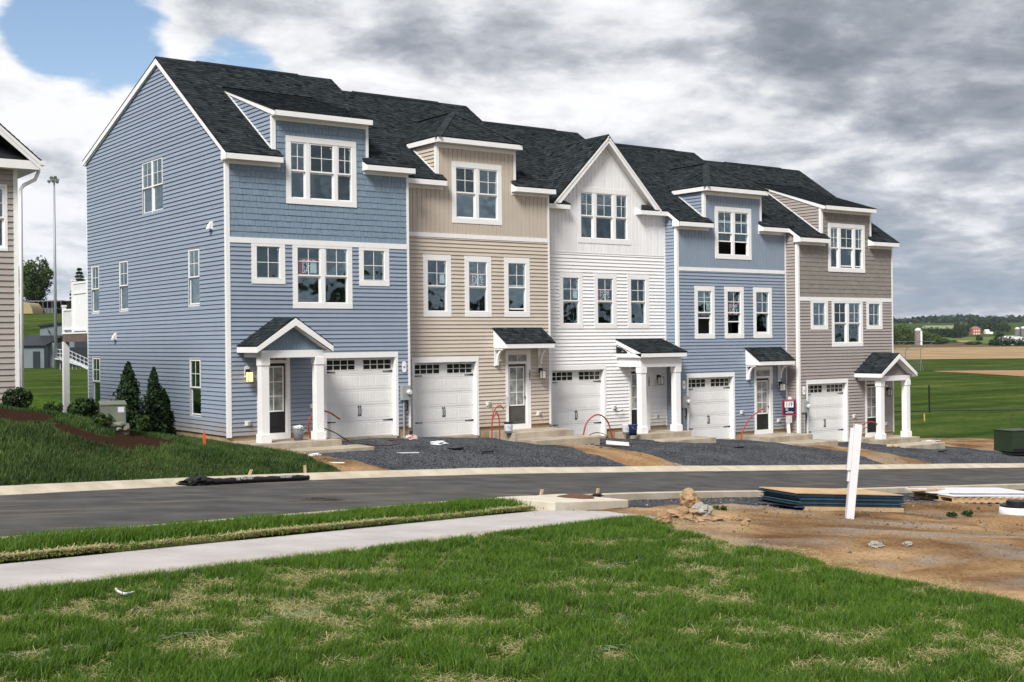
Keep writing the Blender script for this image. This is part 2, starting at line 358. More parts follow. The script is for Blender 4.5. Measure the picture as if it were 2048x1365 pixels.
def build_ground():
    def axis(lo, hi, step, far):
        a = list(np.arange(lo, hi+1e-6, step)); st = step; v = a[-1]
        while v < far: st = min(st*1.12, 160); v += st; a.append(v)
        st = step; v = a[0]; pre = []
        while v > -far: st = min(st*1.12, 160); v -= st; pre.append(v)
        return np.array(pre[::-1]+a)
    xs = axis(-26, 44, .17, 3400); ys = axis(-36, 3.5, .17, 3400)
    X, Y = np.meshgrid(xs, ys, indexing='ij'); x = X.ravel(); y = Y.ravel(); z = height(x, y); s, n = street(x, y)
    near = (np.abs(x) < 90) & (np.abs(y) < 60)
    z = z-np.where(near, .09*sstep(-.75, -.6, n)*sstep(7.15, 7.0, n)+.10*sstep(8.1, 8.35, n)*sstep(10.25, 10.0, n)*sstep(-5.6, -6.3, s), 0)
    dirtb = np.where(near & (lawn_near(x, y) < 0) & (lawn_left(x, y) < 0), 1, 0)
    z = z+np.where(near, dirtb*(.10*(vnoise(x, y, .55, 4, 12)-.5)+.05*(vnoise(x, y, 2.3, 3, 13)-.5))*sstep(.3, 2, np.abs(n-3.4)-3.4), 0)
    for n0, sg in ((11.2, 1), (12.9, 1), (14.6, -1), (16.2, -1)): z = z-np.where(near & (dirtb > 0) & (n > 9.5), .055*np.exp(-((n-n0-.5*np.sin(s*.35*sg))/.16)**2)*sstep(.35, .6, vnoise(x, y, .5, 2, 33)), 0)
    z = z-np.where(near, .25*((x > .15) & (x < 30.4) & (y > 1.5) & (y < 12.4)), 0)
    nx, ny = X.shape; idx = np.arange(nx*ny).reshape(nx, ny)
    f = np.stack([idx[:-1, :-1], idx[1:, :-1], idx[1:, 1:], idx[:-1, 1:]], -1).reshape(-1, 4)
    M = bpy.data.materials.new('ground_cover'); M.use_nodes = True; nt = M.node_tree; N = nt.nodes; L = nt.links; P = N['Principled BSDF']; P.inputs['Roughness'].default_value = 1.; P.inputs['Specular IOR Level'].default_value = 0.
    geo = N.new('ShaderNodeNewGeometry')
    def noi(sc, det=5, typ='ShaderNodeTexNoise'):
        k = N.new(typ); k.inputs['Scale'].default_value = sc
        if 'Detail' in k.inputs: k.inputs['Detail'].default_value = det
        L.new(geo.outputs['Position'], k.inputs['Vector']); return k
    def ramp(src, *st):
        r = N.new('ShaderNodeValToRGB'); L.new(src, r.inputs[0]); e = r.color_ramp.elements
        e[0].position, e[0].color = st[0][0], (*st[0][1], 1); e[1].position, e[1].color = st[-1][0], (*st[-1][1], 1)
        for p_, c_ in st[1:-1]: q = e.new(p_); q.color = (*c_, 1)
        return r.outputs[0]
    def mix(fac, a, b, typ='MIX'):
        k = N.new('ShaderNodeMix'); k.data_type = 'RGBA'; k.blend_type = typ
        if isinstance(fac, float): k.inputs[0].default_value = fac
        else: L.new(fac, k.inputs[0])
        L.new(a, k.inputs[6]); L.new(b, k.inputs[7]); return k.outputs[2]
    def att(nm, a=.3, b=.7):
        k = N.new('ShaderNodeAttribute'); k.attribute_name = nm
        r = N.new('ShaderNodeMapRange'); L.new(k.outputs['Fac'], r.inputs[0]); r.inputs[1].default_value = a; r.inputs[2].default_value = b; return r.outputs[0]
    dirt = ramp(noi(.7, 7).outputs['Fac'], (.3, (.150, .088, .043)), (.5, (.232, .148, .078)), (.72, (.325, .225, .132)))
    peb = ramp(noi(26, 2, 'ShaderNodeTexVoronoi').outputs['Color'], (.2, (.45, .42, .40)), (.6, (.95, .93, .9)), (.9, (1.45, 1.4, 1.35)))
    dirt = mix(.85, dirt, peb, 'MULTIPLY')
    damp = ramp(noi(.35, 6).outputs['Fac'], (.42, (.62, .60, .60)), (.58, (1, 1, 1))); dirt = mix(.9, dirt, damp, 'MULTIPLY')
    gp = N.new('ShaderNodeMapRange'); L.new(noi(.55, 9).outputs['Fac'], gp.inputs[0]); gp.inputs[1].default_value = .50; gp.inputs[2].default_value = .66; gp.inputs[4].default_value = .65
    dirt = mix(gp.outputs[0], dirt, ramp(noi(45, 2, 'ShaderNodeTexVoronoi').outputs['Color'], (.2, (.04, .036, .032)), (.6, (.13, .115, .098)), (.9, (.30, .27, .235))))
    grc = ramp(noi(38, 2, 'ShaderNodeTexVoronoi').outputs['Color'], (.1, (.004, .0045, .005)), (.55, (.012, .0135, .016)), (.82, (.026, .029, .034)), (.985, (.13, .135, .145)))
    grc = mix(.6, grc, ramp(noi(.9, 5).outputs['Fac'], (.35, (.6, .6, .62)), (.65, (1.2, 1.2, 1.2))), 'MULTIPLY')
    mul = ramp(noi(30, 4).outputs['Fac'], (.3, (.012, .007, .005)), (.7, (.060, .033, .021)))
    law = ramp(noi(2.2, 6).outputs['Fac'], (.3, (.040, .050, .014)), (.7, (.100, .100, .040)))
    mown = ramp(noi(.12, 8).outputs['Fac'], (.3, (.032, .055, .014)), (.5, (.048, .076, .019)), (.7, (.074, .100, .030)))
    mown = mix(.8, mown, ramp(noi(1.7, 5).outputs['Fac'], (.3, (.62, .66, .6)), (.7, (1.28, 1.25, 1.2))), 'MULTIPLY')
    mpp = N.new('ShaderNodeMapping'); mpp.inputs['Rotation'].default_value = (0, 0, YAW); mpp.inputs['Scale'].default_value = (.02, .35, 1); L.new(geo.outputs['Position'], mpp.inputs[0])
    stn = N.new('ShaderNodeTexNoise'); stn.inputs['Scale'].default_value = 1.; stn.inputs['Detail'].default_value = 6; L.new(mpp.outputs[0], stn.inputs['Vector'])
    mown = mix(.9, mown, ramp(stn.outputs['Fac'], (.34, (.60, .66, .70)), (.5, (1, 1, 1)), (.66, (1.45, 1.28, 1.25))), 'MULTIPLY')
    c = mix(att('gravel'), dirt, grc); c = mix(att('lawn'), c, law); c = mix(att('mulch'), c, mul); c = mix(att('mown'), c, mown)
    L.new(c, P.inputs['Base Color'])
    bp = N.new('ShaderNodeBump'); bp.inputs['Strength'].default_value = .9; bp.inputs['Distance'].default_value = .035; L.new(noi(22, 6).outputs['Fac'], bp.inputs['Height']); L.new(bp.outputs[0], P.inputs['Normal'])
    me = fast_mesh('ground', np.stack([x, y, z], 1), f.ravel(), np.full(len(f), 4), M)
    def att_set(nm, v):
        a_ = me.attributes.new(nm, 'FLOAT', 'POINT'); a_.data.foreach_set('value', np.clip(v, 0, 1).astype(np.float32))
    a, d = viewcoord(x, y)
    lawn = np.maximum(sstep(-.1, .1, lawn_near(x, y)), sstep(-.1, .1, lawn_left(x, y)))
    lawn = np.maximum(lawn, sstep(6.6, 7.0, n)*sstep(-6.2, -6.9, s)*sstep(8.7, 8.4, n)); lawn = np.where((s < -28) & (n > 6), 1, lawn)
    g1 = sstep(-.12, .12, np.where((n < 0) & near, gravel_mask(x, y), -1))*(1-lawn)
    g2 = np.minimum(np.minimum(s+4.4, 30-s), np.minimum(n-6.9, 8.9+.03*np.clip(s, 0, 20)-n+1.3*(vnoise(x, y, 1., 3, 21)-.5)))      # gravel shoulder behind the near kerb
    att_set('lawn', lawn); att_set('gravel', np.maximum(g1, sstep(-.1, .15, np.where(near, g2, -1))))
    att_set('mulch', sstep(-.1, .2, np.where(near & (n < -3), mulch_mask(x, y), -1)))
    mw = np.maximum(sstep(83, 86, d+.05*a+2.5*(vnoise(x, y, .2, 3, 30)-.5)), ((y > 8) & (x < 33+.2*(y-8))).astype(float)); mw = np.where((s < -40) & (n > -30), 1, mw); mw = np.where(y < -45, 1, mw); mw = np.where((x < .2) & (y > 2), 1, mw)
    att_set('mown', mw)
    o = bpy.data.objects.new('ground', me); link(o, None, 'structure'); me.shade_smooth()
build_ground()

def strip(name, s0, s1, n0, n1, dz, m, ds=.5, nn=6, parent=None, kind=None, thick=0):
    S = np.linspace(s0, s1, max(2, int((s1-s0)/ds)+1)); Nn = np.linspace(n0, n1, nn+1)
    SS, NN = np.meshgrid(S, Nn, indexing='ij'); x, y = street_xy(SS.ravel(), NN.ravel()); z = street_z(SS.ravel())+dz
    a, b = SS.shape; i = np.arange(a*b).reshape(a, b); f = np.stack([i[:-1, :-1], i[:-1, 1:], i[1:, 1:], i[1:, :-1]], -1).reshape(-1, 4)
    me = fast_mesh(name, np.stack([x, y, z], 1), f.ravel(), np.full(len(f), 4), m); o = bpy.data.objects.new(name, me); link(o, parent, kind); me.shade_smooth(); return o
def asphalt():
    M = mat('asphalt', (.058, .058, .058), .95, .3, 1.2, .5, 120, spec=.03, col2=(.105, .103, .100), stretch=(1, 1, 1), detail=10)
    nt = M.node_tree; N = nt.nodes; L = nt.links; P = N['Principled BSDF']; src = P.inputs['Base Color'].links[0].from_socket
    geo = N.new('ShaderNodeNewGeometry'); mp = N.new('ShaderNodeMapping'); mp.vector_type = 'POINT'; mp.inputs['Rotation'].default_value = (0, 0, math.radians(-9)); mp.inputs['Scale'].default_value = (.16, 1.5, 1); L.new(geo.outputs['Position'], mp.inputs[0])
    n = N.new('ShaderNodeTexNoise'); n.inputs['Scale'].default_value = 1.4; n.inputs['Detail'].default_value = 7; n.inputs['Roughness'].default_value = .62; L.new(mp.outputs[0], n.inputs['Vector'])
    r = N.new('ShaderNodeValToRGB'); L.new(n.outputs['Fac'], r.inputs[0]); e = r.color_ramp.elements; e[0].position = .56; e[0].color = (0, 0, 0, 1); e[1].position = .72; e[1].color = (.85, .85, .85, 1)
    mx = N.new('ShaderNodeMix'); mx.data_type = 'RGBA'; L.new(r.outputs[0], mx.inputs[0]); L.new(src, mx.inputs[6]); mx.inputs[7].default_value = (.20, .155, .11, 1)
    L.new(mx.outputs[2], P.inputs['Base Color']); return M
ROADW = 6.45
strip('road', -70, 90, 0, ROADW, 0., asphalt(), .5, 8, None, 'structure')
M_KERB = mat('kerb_concrete', (.38, .325, .245), .85, .15, 2.2, .3, 50, col2=(.53, .465, .365))
M_WALK = mat('walk_concrete', (.36, .335, .325), .9, .08, 1.3, .15, 90, spec=.1, col2=(.46, .435, .42), detail=8)
def kerb(nm, s0, s1, prof, seg=3.05, skip=()):
    root = bpy.data.objects.new(nm, None); COL.objects.link(root); root['kind'] = 'structure'
    s = s0
    while s < s1-.1:
        e = min(s+seg, s1); mb = MB(); S = np.linspace(s+.006, e-.006, 5); k = len(prof)
        jz = random.uniform(-.006, .006)
        for q in S:
            for (n, z) in prof:
                x, y = street_xy(q, n); mb.v.append((float(x), float(y), float(street_z(q))+z+jz))
        for i in range(4):
            for j in range(k-1): mb.f.append((i*k+j, i*k+j+1, (i+1)*k+j+1, (i+1)*k+j))
        mb.f.append(tuple(range(k))[::-1]); mb.f.append(tuple(4*k+j for j in range(k)))
        if not any(a < (s+e)/2 < b for a, b in skip): mb.build('kerb_segment', M_KERB, root)
        s = e
    return root
kerb('kerb', -60, 70, [(-.62, -.2), (-.62, .115), (-.56, .125), (-.36, .118), (-.12, .02), (.02, .004), (.02, -.2)])
kerb('kerb', -60, 70, [(ROADW-.02, -.2), (ROADW-.02, .004), (ROADW+.12, .02), (ROADW+.34, .118), (ROADW+.55, .125), (ROADW+.60, .115), (ROADW+.60, -.2)])
walk = bpy.data.objects.new('sidewalk', None); COL.objects.link(walk); walk['kind'] = 'structure'
def slab_run(s0, s1, n0, n1, step, parent):
    s = s0
    while s < s1-.05:
        e = min(s+step, s1); mb = MB(); g = .010
        for q in np.linspace(s+g, e-g, 3):
            for n, z in ((n0, -.12), (n0, .0), (n0+.02, .012), (n1-.02, .012), (n1, .0), (n1, -.12)):
                x, y = street_xy(q, n); mb.v.append((float(x), float(y), float(street_z(q))+z))
        for i in range(2):
            for j in range(5): mb.f.append((i*6+j, i*6+j+1, (i+1)*6+j+1, (i+1)*6+j))
        mb.f.append(tuple(range(6))[::-1]); mb.f.append(tuple(12+j for j in range(6)))
        mb.build('paving_slab', M_WALK, parent); s = e
slab_run(-34.2, -6.3, 8.25, 10.12, 1.55, walk)
mbw = MB()
for (s_, n0_, n1_) in ((-6.29, 8.25, 10.12), (-5.75, 8.6, 10.2), (-5.2, 9.0, 10.25), (-4.6, 9.45, 10.2)):
    for n_ in (n0_, n1_):
        x, y = street_xy(s_, n_); mbw.v += [(float(x), float(y), float(street_z(s_))+.012), (float(x), float(y), float(street_z(s_))-.1)]
for i in range(3):
    a = i*4; mbw.f += [(a, a+2, a+6, a+4), (a, a+4, a+5, a+1), (a+2, a+3, a+7, a+6)]
mbw.f += [(12, 14, 15, 13), (0, 1, 3, 2)]
mbw.build('paving_slab', M_WALK, walk)

# ------------------------------------------------------------------ town houses
UW = 6.1
def VF(origin, U, N): return (Vector(origin), Vector(U), Vector(N))
FRONT = VF((0, 0, 0), (1, 0, 0), (0, -1, 0)); LEFT = VF((0, 0, 0), (0, -1, 0), (-1, 0, 0)); RIGHT = VF((UW, 0, 0), (0, 1, 0), (1, 0, 0))
def spans(lo, hi, cuts):
    out = [(lo, hi)]
    for a, b in cuts:
        nx = []
        for p, q in out:
            if b <= p or a >= q: nx.append((p, q)); continue
            if a-p > .015: nx.append((p, a))
            if q-b > .015: nx.append((b, q))
        out = nx
    return out
def poly_span(poly, z):
    xs = []
    for (x0, z0), (x1, z1) in zip(poly, poly[1:]+poly[:1]):
        if (z0-z)*(z1-z) < 0 or (z0 == z and z1 != z): xs.append(x0+(x1-x0)*(z-z0)/(z1-z0))
    return (min(xs), max(xs)) if len(xs) >= 2 else None
def panel(mb, F, poly, holes, n=0.):
    """wall sheet: convex poly minus rectangular holes"""
    O, U, Nn = F
    zs = sorted({p[1] for p in poly} | {h[2] for h in holes} | {h[3] for h in holes}); zlo, zhi = min(p[1] for p in poly), max(p[1] for p in poly)
    for z0, z1 in zip(zs, zs[1:]):
        if z1-z0 < 1e-4 or z0 < zlo-1e-6 or z1 > zhi+1e-6: continue
        a = poly_span(poly, z0+1e-5); b = poly_span(poly, z1-1e-5)
        if not a or not b: continue
        cut = sorted((h[0], h[1]) for h in holes if h[2] < (z0+z1)/2 < h[3])
        edges = [(a[0], b[0])]
        for h in cut: edges += [(h[0], h[0]), (h[1], h[1])]
        edges.append((a[1], b[1]))
        for (l0, l1), (h0, h1) in zip(edges[::2], edges[1::2]):
            P = lambda u, z: O+U*u+Nn*n+Vector((0, 0, z)); mb.add([P(l0, z0), P(h0, z0), P(h1, z1), P(l1, z1)], [(0, 1, 2, 3)])
def siding(parent, F, poly, holes, m, expo=.127, z0=None, name='siding_board'):
    """lap boards, one object each, over a convex outline, cut round the openings"""
    O, U, Nn = F; zlo = min(p[1] for p in poly) if z0 is None else z0; zhi = max(p[1] for p in poly); z = zlo
    while z < zhi-.02:
        t = min(z+expo, zhi); a = poly_span(poly, z+1e-4); b = poly_span(poly, t-1e-4)
        mid = (z+t)/2
        if a and b:
            lo, hi = max(a[0], b[0])-.001, min(a[1], b[1])+.001
            lo, hi = min(a[0], b[0]), max(a[1], b[1])
            for p, q in spans(lo, hi, [(h[0], h[1]) for h in holes if h[2]+.02 < mid < h[3]-.02]):
                pb, pt = max(p, a[0]), max(p, b[0]); qb, qt = min(q, a[1]), min(q, b[1])
                if qb-pb < .01 and qt-pt < .01: continue
                P = lambda u, n, zz: O+U*u+Nn*n+Vector((0, 0, zz)); j = random.uniform(-.0015, .0015); tt = t+.001
                mb = MB().add([P(pb, 0, z+.013), P(qb, 0, z+.013), P(qb, .033+j, z+.013), P(pb, .033+j, z+.013), P(pb, .027+j, z+.036), P(qb, .027+j, z+.036), P(pt, 0, tt), P(qt, 0, tt), P(qt, .006+j, tt), P(pt, .006+j, tt)],
                              [(0, 1, 2, 3), (3, 2, 5, 4), (4, 5, 8, 9), (9, 8, 7, 6), (0, 3, 4, 9, 6), (1, 7, 8, 5, 2)])
                mb.build(name, m, parent)
        z = t
def vboards(parent, F, u0, u1, zb, top, holes, m, w=.175, name='vertical_board'):
    O, U, Nn = F; u = u0
    while u < u1-.02:
        e = min(u+w, u1); mid = (u+e)/2; ta, tb = top(u+.004), top(e-.004)
        zt = max(ta, tb)
        for p, q in spans(zb, zt, [(h[2], h[3]) for h in holes if h[0]+.03 < mid < h[1]-.03]):
            P = lambda x, n, z: O+U*x+Nn*n+Vector((0, 0, z)); qa, qb = (min(q, ta), min(q, tb)); g = .011
            mb = MB().add([P(u+.001, 0, p), P(e-.001, 0, p), P(e-.001, 0, qb), P(u+.001, 0, qa), P(u+g, .021, p), P(e-g, .021, p), P(e-g, .021, qb), P(u+g, .021, qa)],
                          [(4, 5, 6, 7), (0, 4, 7, 3), (5, 1, 2, 6), (7, 6, 2, 3), (0, 1, 5, 4)])
            mb.build(name, m, parent)
        u = e
UNIT_SHAKE = None
def shakes(parent, F, rows, holes, m, keep=300):
    """staggered shakes; rows = [(z0, z1, u0, u1)]"""
    global UNIT_SHAKE
    if UNIT_SHAKE is None:
        UNIT_SHAKE = {}
    O, U, Nn = F; lst = []
    for z0, z1, u0, u1 in rows:
        u = u0; rr = random.Random(int(z0*997)); first = True
        while u < u1-.01:
            w = rr.choice((.11, .14, .17, .2, .23))*(rr.uniform(.5, 1) if first else 1); first = False; e = min(u+w, u1)
            if u1-e < .05: e = u1
            for p, q in spans(u, e, [(h[0], h[1]) for h in holes if h[2]+.03 < (z0+z1)/2 < h[3]-.03]): lst.append((p, q, z0-rr.choice((0, 0, .0, .008)), z1+.01, rr.uniform(.017, .025)))
            u = e
    order = sorted(range(len(lst)), key=lambda i: -(lst[i][1]-lst[i][0])); big = set(order[:keep]); rest = MB()
    for i, (p, q, z0, z1, th) in enumerate(lst):
        P = lambda x, n, z: O+U*x+Nn*n+Vector((0, 0, z)); g = .0035
        vs = [P(p+g, 0, z0), P(q-g, 0, z0), P(q-g, th, z0), P(p+g, th, z0), P(p+g, 0, z1), P(q-g, 0, z1), P(q-g, .006, z1), P(p+g, .006, z1)]
        fs = [(0, 1, 2, 3), (3, 2, 6, 7), (0, 3, 7, 4), (1, 5, 6, 2), (4, 7, 6, 5)]
        if i in big: MB().add(vs, fs).build('shake', m, parent)
        else: rest.add(vs, fs)
    if rest.v: rest.build('shakes', m, parent, kind='stuff')
def shingle(mb, poly, O, Uv, Vv, expo=.143, lift=.012):
    """laminated shingle tabs over a convex polygon in the roof plane (u, v)"""
    O, Uv, Vv = Vector(O), Vector(Uv).normalized(), Vector(Vv).normalized(); Nv = Uv.cross(Vv)
    if Nv.z < 0: Nv = -Nv
    v0 = min(p[1] for p in poly); v1 = max(p[1] for p in poly); v = v0
    while v < v1-.01:
        t = min(v+expo, v1); sp = poly_span(poly, (v+t)/2); spa = poly_span(poly, v+1e-4) or sp; spb = poly_span(poly, t-1e-4) or sp
        if sp:
            u = min(spa[0], spb[0]); end = max(spa[1], spb[1]); u -= random.uniform(0, .0)
            while u < end-.005:
                e = min(u+random.choice((.07, .10, .13, .16, .20, .26)), end)
                if end-e < .05: e = end
                hi = random.random() < .5; h = lift+(.007 if hi else 0); tn = min(max(random.gauss(.52 if hi else .36, .16), 0), 1)
                P = lambda x, y, n: O+Uv*x+Vv*y+Nv*n
                a0, a1 = max(u, spa[0]), min(e, spa[1]); b0, b1 = max(u, spb[0]), min(e, spb[1])
                if a1-a0 > .004 or b1-b0 > .004:
                    if a1 < a0: a0 = a1 = (a0+a1)/2
                    if b1 < b0: b0 = b1 = (b0+b1)/2
                    mb.add([P(a0, v, 0), P(a1, v, 0), P(a0, v, h), P(a1, v, h), P(b0, t+.015, .004), P(b1, t+.015, .004)], [(0, 1, 3, 2), (2, 3, 5, 4)], tn)
                u = e
        v = t
def roof_piece(slab, shg, pts, O, U, V, th=.05):
    """pts in (u, v): slab prism under shingle tabs"""
    O, U, V = Vector(O), Vector(U).normalized(), Vector(V).normalized(); N = U.cross(V)
    if N.z < 0: N = -N
    slab.prism([O+U*u+V*v for u, v in pts], -N*th); shingle(shg, pts, O, U, V)

def window(parent, F, u0, u1, z0, z1, cas, lights, gz0, gz1, rail, opening=None, sash=.045, thin=False, blind=None, sticker=None, single=False, label=None):
    """casing with sashes; lights = [(g0, g1)] glass widths"""
    proud = .032 if not thin else .03
    mb = MB(); cs = cas
    if cs:
        cl, cr, cb, ct = cs
        mb.frame(F, u0, u1, -.002, proud, z1-ct, z1); mb.frame(F, u0, u1, -.002, proud+.004, z0, z0+cb)
        mb.frame(F, u0, u0+cl, -.002, proud-.003, z0+cb, z1-ct); mb.frame(F, u1-cr, u1, -.002, proud-.003, z0+cb, z1-ct)
        iu0, iu1, iz0, iz1 = u0+cl, u1-cr, z0+cb, z1-ct
    else: iu0, iu1, iz0, iz1 = u0, u1, z0, z1
    # mullions between lights and the outer jambs down to the reveal
    ed = [iu0]+[x for a, b in zip(lights, lights[1:]) for x in ((a[1]+sash), (b[0]-sash))]+[iu1]
    for a, b in zip(lights, lights[1:]):
        if b[0]-a[1] > 2*sash+.01: mb.frame(F, a[1]+sash, b[0]-sash, -.06, proud-.008, iz0, iz1)
    mb.frame(F, iu0-.01, iu0+.012, -.10, .006, iz0, iz1); mb.frame(F, iu1-.012, iu1+.01, -.10, .006, iz0, iz1)
    mb.frame(F, iu0, iu1, -.10, .006, iz1-.012, iz1+.01); mb.frame(F, iu0, iu1, -.10, .012, iz0-.01, iz0+.02)
    w = mb.build('window', M_VINYL if thin else M_TRIM, parent)
    for k, (a, b) in enumerate(lights):
        op = (opening or {}).get(k, 0)
        def sash_frame(q0, q1, n0, n1):
            s = MB(); s.frame(F, a-sash, b+sash, n0, n1, q1, q1+sash); s.frame(F, a-sash, b+sash, n0, n1, q0-sash, q0)
            s.frame(F, a-sash, a, n0, n1, q0, q1); s.frame(F, b, b+sash, n0, n1, q0, q1); return s.build('sash', M_VINYL, w)
        def pane(q0, q1, n):
            MB().frame(F, a, b, n-.003, n+.003, q0, q1).build('pane', M_GLASS, w)
        if single:
            sash_frame(gz0, gz1, -.03, .012); pane(gz0, gz1, -.008); g0, g1 = gz0, gz1
        else:
            sash_frame(rail+.02, gz1, -.03, .014); pane(rail+.02, gz1, -.008)
            lo = gz0+op; sash_frame(lo, rail-.02-sash+op, -.062, -.034); pane(lo, rail-.02-sash+op, -.048); g0, g1 = rail+.02, gz1
        gm = MB(); c = (a+b)/2; h = (g0+g1)/2
        gm.frame(F, c-.009, c+.009, -.004, .004, g0, g1); gm.frame(F, a, c-.009, -.0035, .0035, h-.009, h+.009); gm.frame(F, c+.009, b, -.0035, .0035, h-.009, h+.009)
        gm.build('grille', M_VINYL, w)
        if random.random() < .6 and not thin:
            MB().frame(F, b-.075, b-.045, .0, .003, gz1-.08, gz1-.05).build('tag', M_TRIM, w)
    if sticker:
        u, z, ww, hh = sticker; MB().frame(F, u, u+ww, -.028, -.024, z, z+hh).build('sticker_border', mat('sticker_blue', (.10, .22, .33), .5), w)
        MB().frame(F, u+.02, u+ww-.02, -.0235, -.020, z+.02, z+hh-.02).build('sticker', mat('sticker_white', (.75, .80, .80), .5), w)
    return w
M_RED = mat('sign_red', (.42, .025, .05), .5, .05); M_NAVY = mat('sign_navy', (.012, .018, .05), .5, .05); M_PAPER = mat('sign_white', (.82, .80, .80), .5, .03)
def for_sale(base, F, u0, u1, z0, z1, label):
    t = thing('for_sale_sign', base, label, 'sign', 'for sale signs in the middle windows')
    MB().frame(F, u0, u1, -.034, -.030, z0, z1).build('board', M_NAVY, t)
    mb = MB(); mb.frame(F, u0, u1, -.0295, -.026, z1-.07, z1); mb.frame(F, u0, u0+.14, -.0295, -.026, z0, z1-.0705); mb.build('red_edge', M_RED, t)
    w = u1-u0
    for k, (tx, zz) in enumerate((('FOR', z0+(z1-z0)*.67), ('SALE', z0+(z1-z0)*.25))):
        me = text_mesh(tx, .29, M_PAPER, .001, (.86 if k == 0 else .78, 1)); place_text('lettering', me, F, (u0+u1)/2+.02, -.0225, zz, t)
    return t
M_LAMPG = mat('lamp_glass', (.62, .60, .54), .25, .05, 6); M_LIT = emit('lamp_lit', (1, .56, .20), 1.6)
def wall_lamp(parent, u, z, lit):
    F = FRONT; b = MB(); pts = []
    for k in range(17):
        t = math.pi*k/16; pts.append((u+.075*math.cos(t), -.028, z+.16+.075*math.sin(t)))
    pts += [(u-.075, -.028, z-.10), (u+.075, -.028, z-.10)]
    lamp = b.prism(pts, (0, -.02, 0)).build('wall_lamp', M_TRIM, parent)
    MB().box(u-.055, u+.055, -.10, -.045, z-.05, z+.13).box(u-.03, u+.03, -.19, -.10, z+.07, z+.115).build('bracket', M_BLACK, lamp, bevel=.006)
    c = -.22; g = MB(); g.box(u-.085, u+.085, c-.085, c+.085, z+.045, z+.065); g.box(u-.08, u+.08, c-.08, c+.08, z-.24, z-.225)
    for sx in (-1, 1):
        for sy in (-1, 1): g.box(u+sx*.078-.006, u+sx*.078+.006, c+sy*.078-.006, c+sy*.078+.006, z-.225, z+.045)
    g.build('cage', M_BLACK, lamp); MB().box(u-.07, u+.07, c-.07, c+.07, z-.222, z+.043).build('lamp_shade', M_LIT if lit else M_LAMPG, lamp)
def outlet(parent, u, z, n='outlet'):
    o = MB().box(u-.085, u+.085, -.05, -.01, z-.07, z+.07).build(n, M_TRIM, parent, bevel=.006); MB().box(u+.0, u+.075, -.085, -.05, z-.05, z+.05).build('cover', mat('outlet_grey', (.28, .28, .27), .4), o)
def garage(parent, g0, num=None):
    """opening from g0 to g0+2.41, five sections"""
    g1 = g0+2.41; zb, zt = -.24, 2.2; tr = MB()
    tr.box(g0-.095, g1+.095, -.034, .0, zt, zt+.165); tr.box(g0-.095, g0, -.03, .0, zb-.03, zt); tr.box(g1, g1+.095, -.03, .0, zb-.03, zt)
    tr.box(g0-.02, g0+.012, .0, .20, zb-.03, zt); tr.box(g1-.012, g1+.02, .0, .20, zb-.03, zt); tr.box(g0, g1, .0, .20, zt-.012, zt+.02)
    tr.build('garage_surround', M_TRIM, parent)
    d = MB().box(g0+.012, g1-.012, .165, .2, zb, zt-.012).build('garage_door', M_GAR, parent)
    h = (zt-zb)/5; a0, a1 = g0+.02, g1-.02
    for k in range(5):
        z0 = zb+k*h+.006; z1 = zb+(k+1)*h-.006; s = MB()
        if k < 4:
            s.box(a0, a1, .150, .165, z0, z1)
            fz0, fz1 = z0+.085, z1-.085
            for q in range(4):                                    # four raised beadboard fields
                f0 = a0+.05+q*(a1-a0-.08)/4; f1 = f0+(a1-a0-.08)/4-.03; nb = 6
                for j in range(nb):
                    w = (f1-f0)/nb; s.box(f0+j*w+.006, f0+(j+1)*w-.006, .1435, .150, fz0, fz1)
            s.box(a0, a1, .1455, .150, z0+.02, z0+.045); s.box(a0, a1, .1455, .150, z1-.045, z1-.02)
            s.build('section', M_GAR, d)
        else:
            wins = [(a0+.045, a0+.045+.99), (a1-.045-.99, a1-.045)]; q0, q1 = 1.835, 2.125
            s.box(a0, a1, .15, .165, z0, q0); s.box(a0, a1, .15, .165, q1, z1-.008)
            ed = [a0, wins[0][0], wins[0][1], wins[1][0], wins[1][1], a1]
            for j in (0, 2, 4): s.box(ed[j], ed[j+1], .15, .165, q0, q1)
            for wa, wb in wins:
                s.box(wa-.025, wb+.025, .141, .150, q0-.025, q0); s.box(wa-.025, wb+.025, .141, .150, q1, q1+.025); s.box(wa-.025, wa, .141, .150, q0, q1); s.box(wb, wb+.025, .141, .150, q0, q1)
                for j in range(1, 4):
                    x = wa+(wb-wa)*j/4; s.box(x-.011, x+.011, .143, .158, q0, q1)
                zc = (q0+q1)/2; s.box(wa, wb, .1445, .157, zc-.011, zc+.011)
            s.build('section', M_GAR, d)
            for wa, wb in wins:
                for j in range(4):
                    for i in range(2):
                        x0 = wa+(wb-wa)*j/4; x1 = x0+(wb-wa)/4; y0 = q0+(q1-q0)*i/2; y1 = y0+(q1-q0)/2
                        MB().box(x0+.003, x1-.003, .1585, .162, y0+.003, y1-.003).build('pane', M_DARKPANE, d)
    def hinge(x, z, sg):
        p = [(x, .142, z-.028), (x+sg*.05, .142, z-.022), (x+sg*.30, .142, z-.008), (x+sg*.315, .142, z-.02), (x+sg*.35, .142, z), (x+sg*.315, .142, z+.02), (x+sg*.30, .142, z+.008), (x+sg*.05, .142, z+.022), (x, .142, z+.028)]
        MB().prism(p, (0, -.010, 0)).build('strap_hinge', M_BLACK, d)
    for z in (.245, 1.765): hinge(a0+.005, z, 1); hinge(a1-.005, z, -1)
    cx = (a0+a1)/2
    for sg in (-1, 1):
        x = cx+sg*.035; MB().tube([(x, .12, .42+.28*t/8) if 0 < t < 8 else (x, .145, .42+.28*t/8) for t in range(9)], .011, 6).box(x-.022, x+.022, .138, .150, .40, .45).box(x-.022, x+.022, .138, .150, .67, .72).build('handle', M_BLACK, d)
    MB().box(g1-.006, g1+.004, .02, .05, .95, 1.08).build('keypad', M_METER, d)
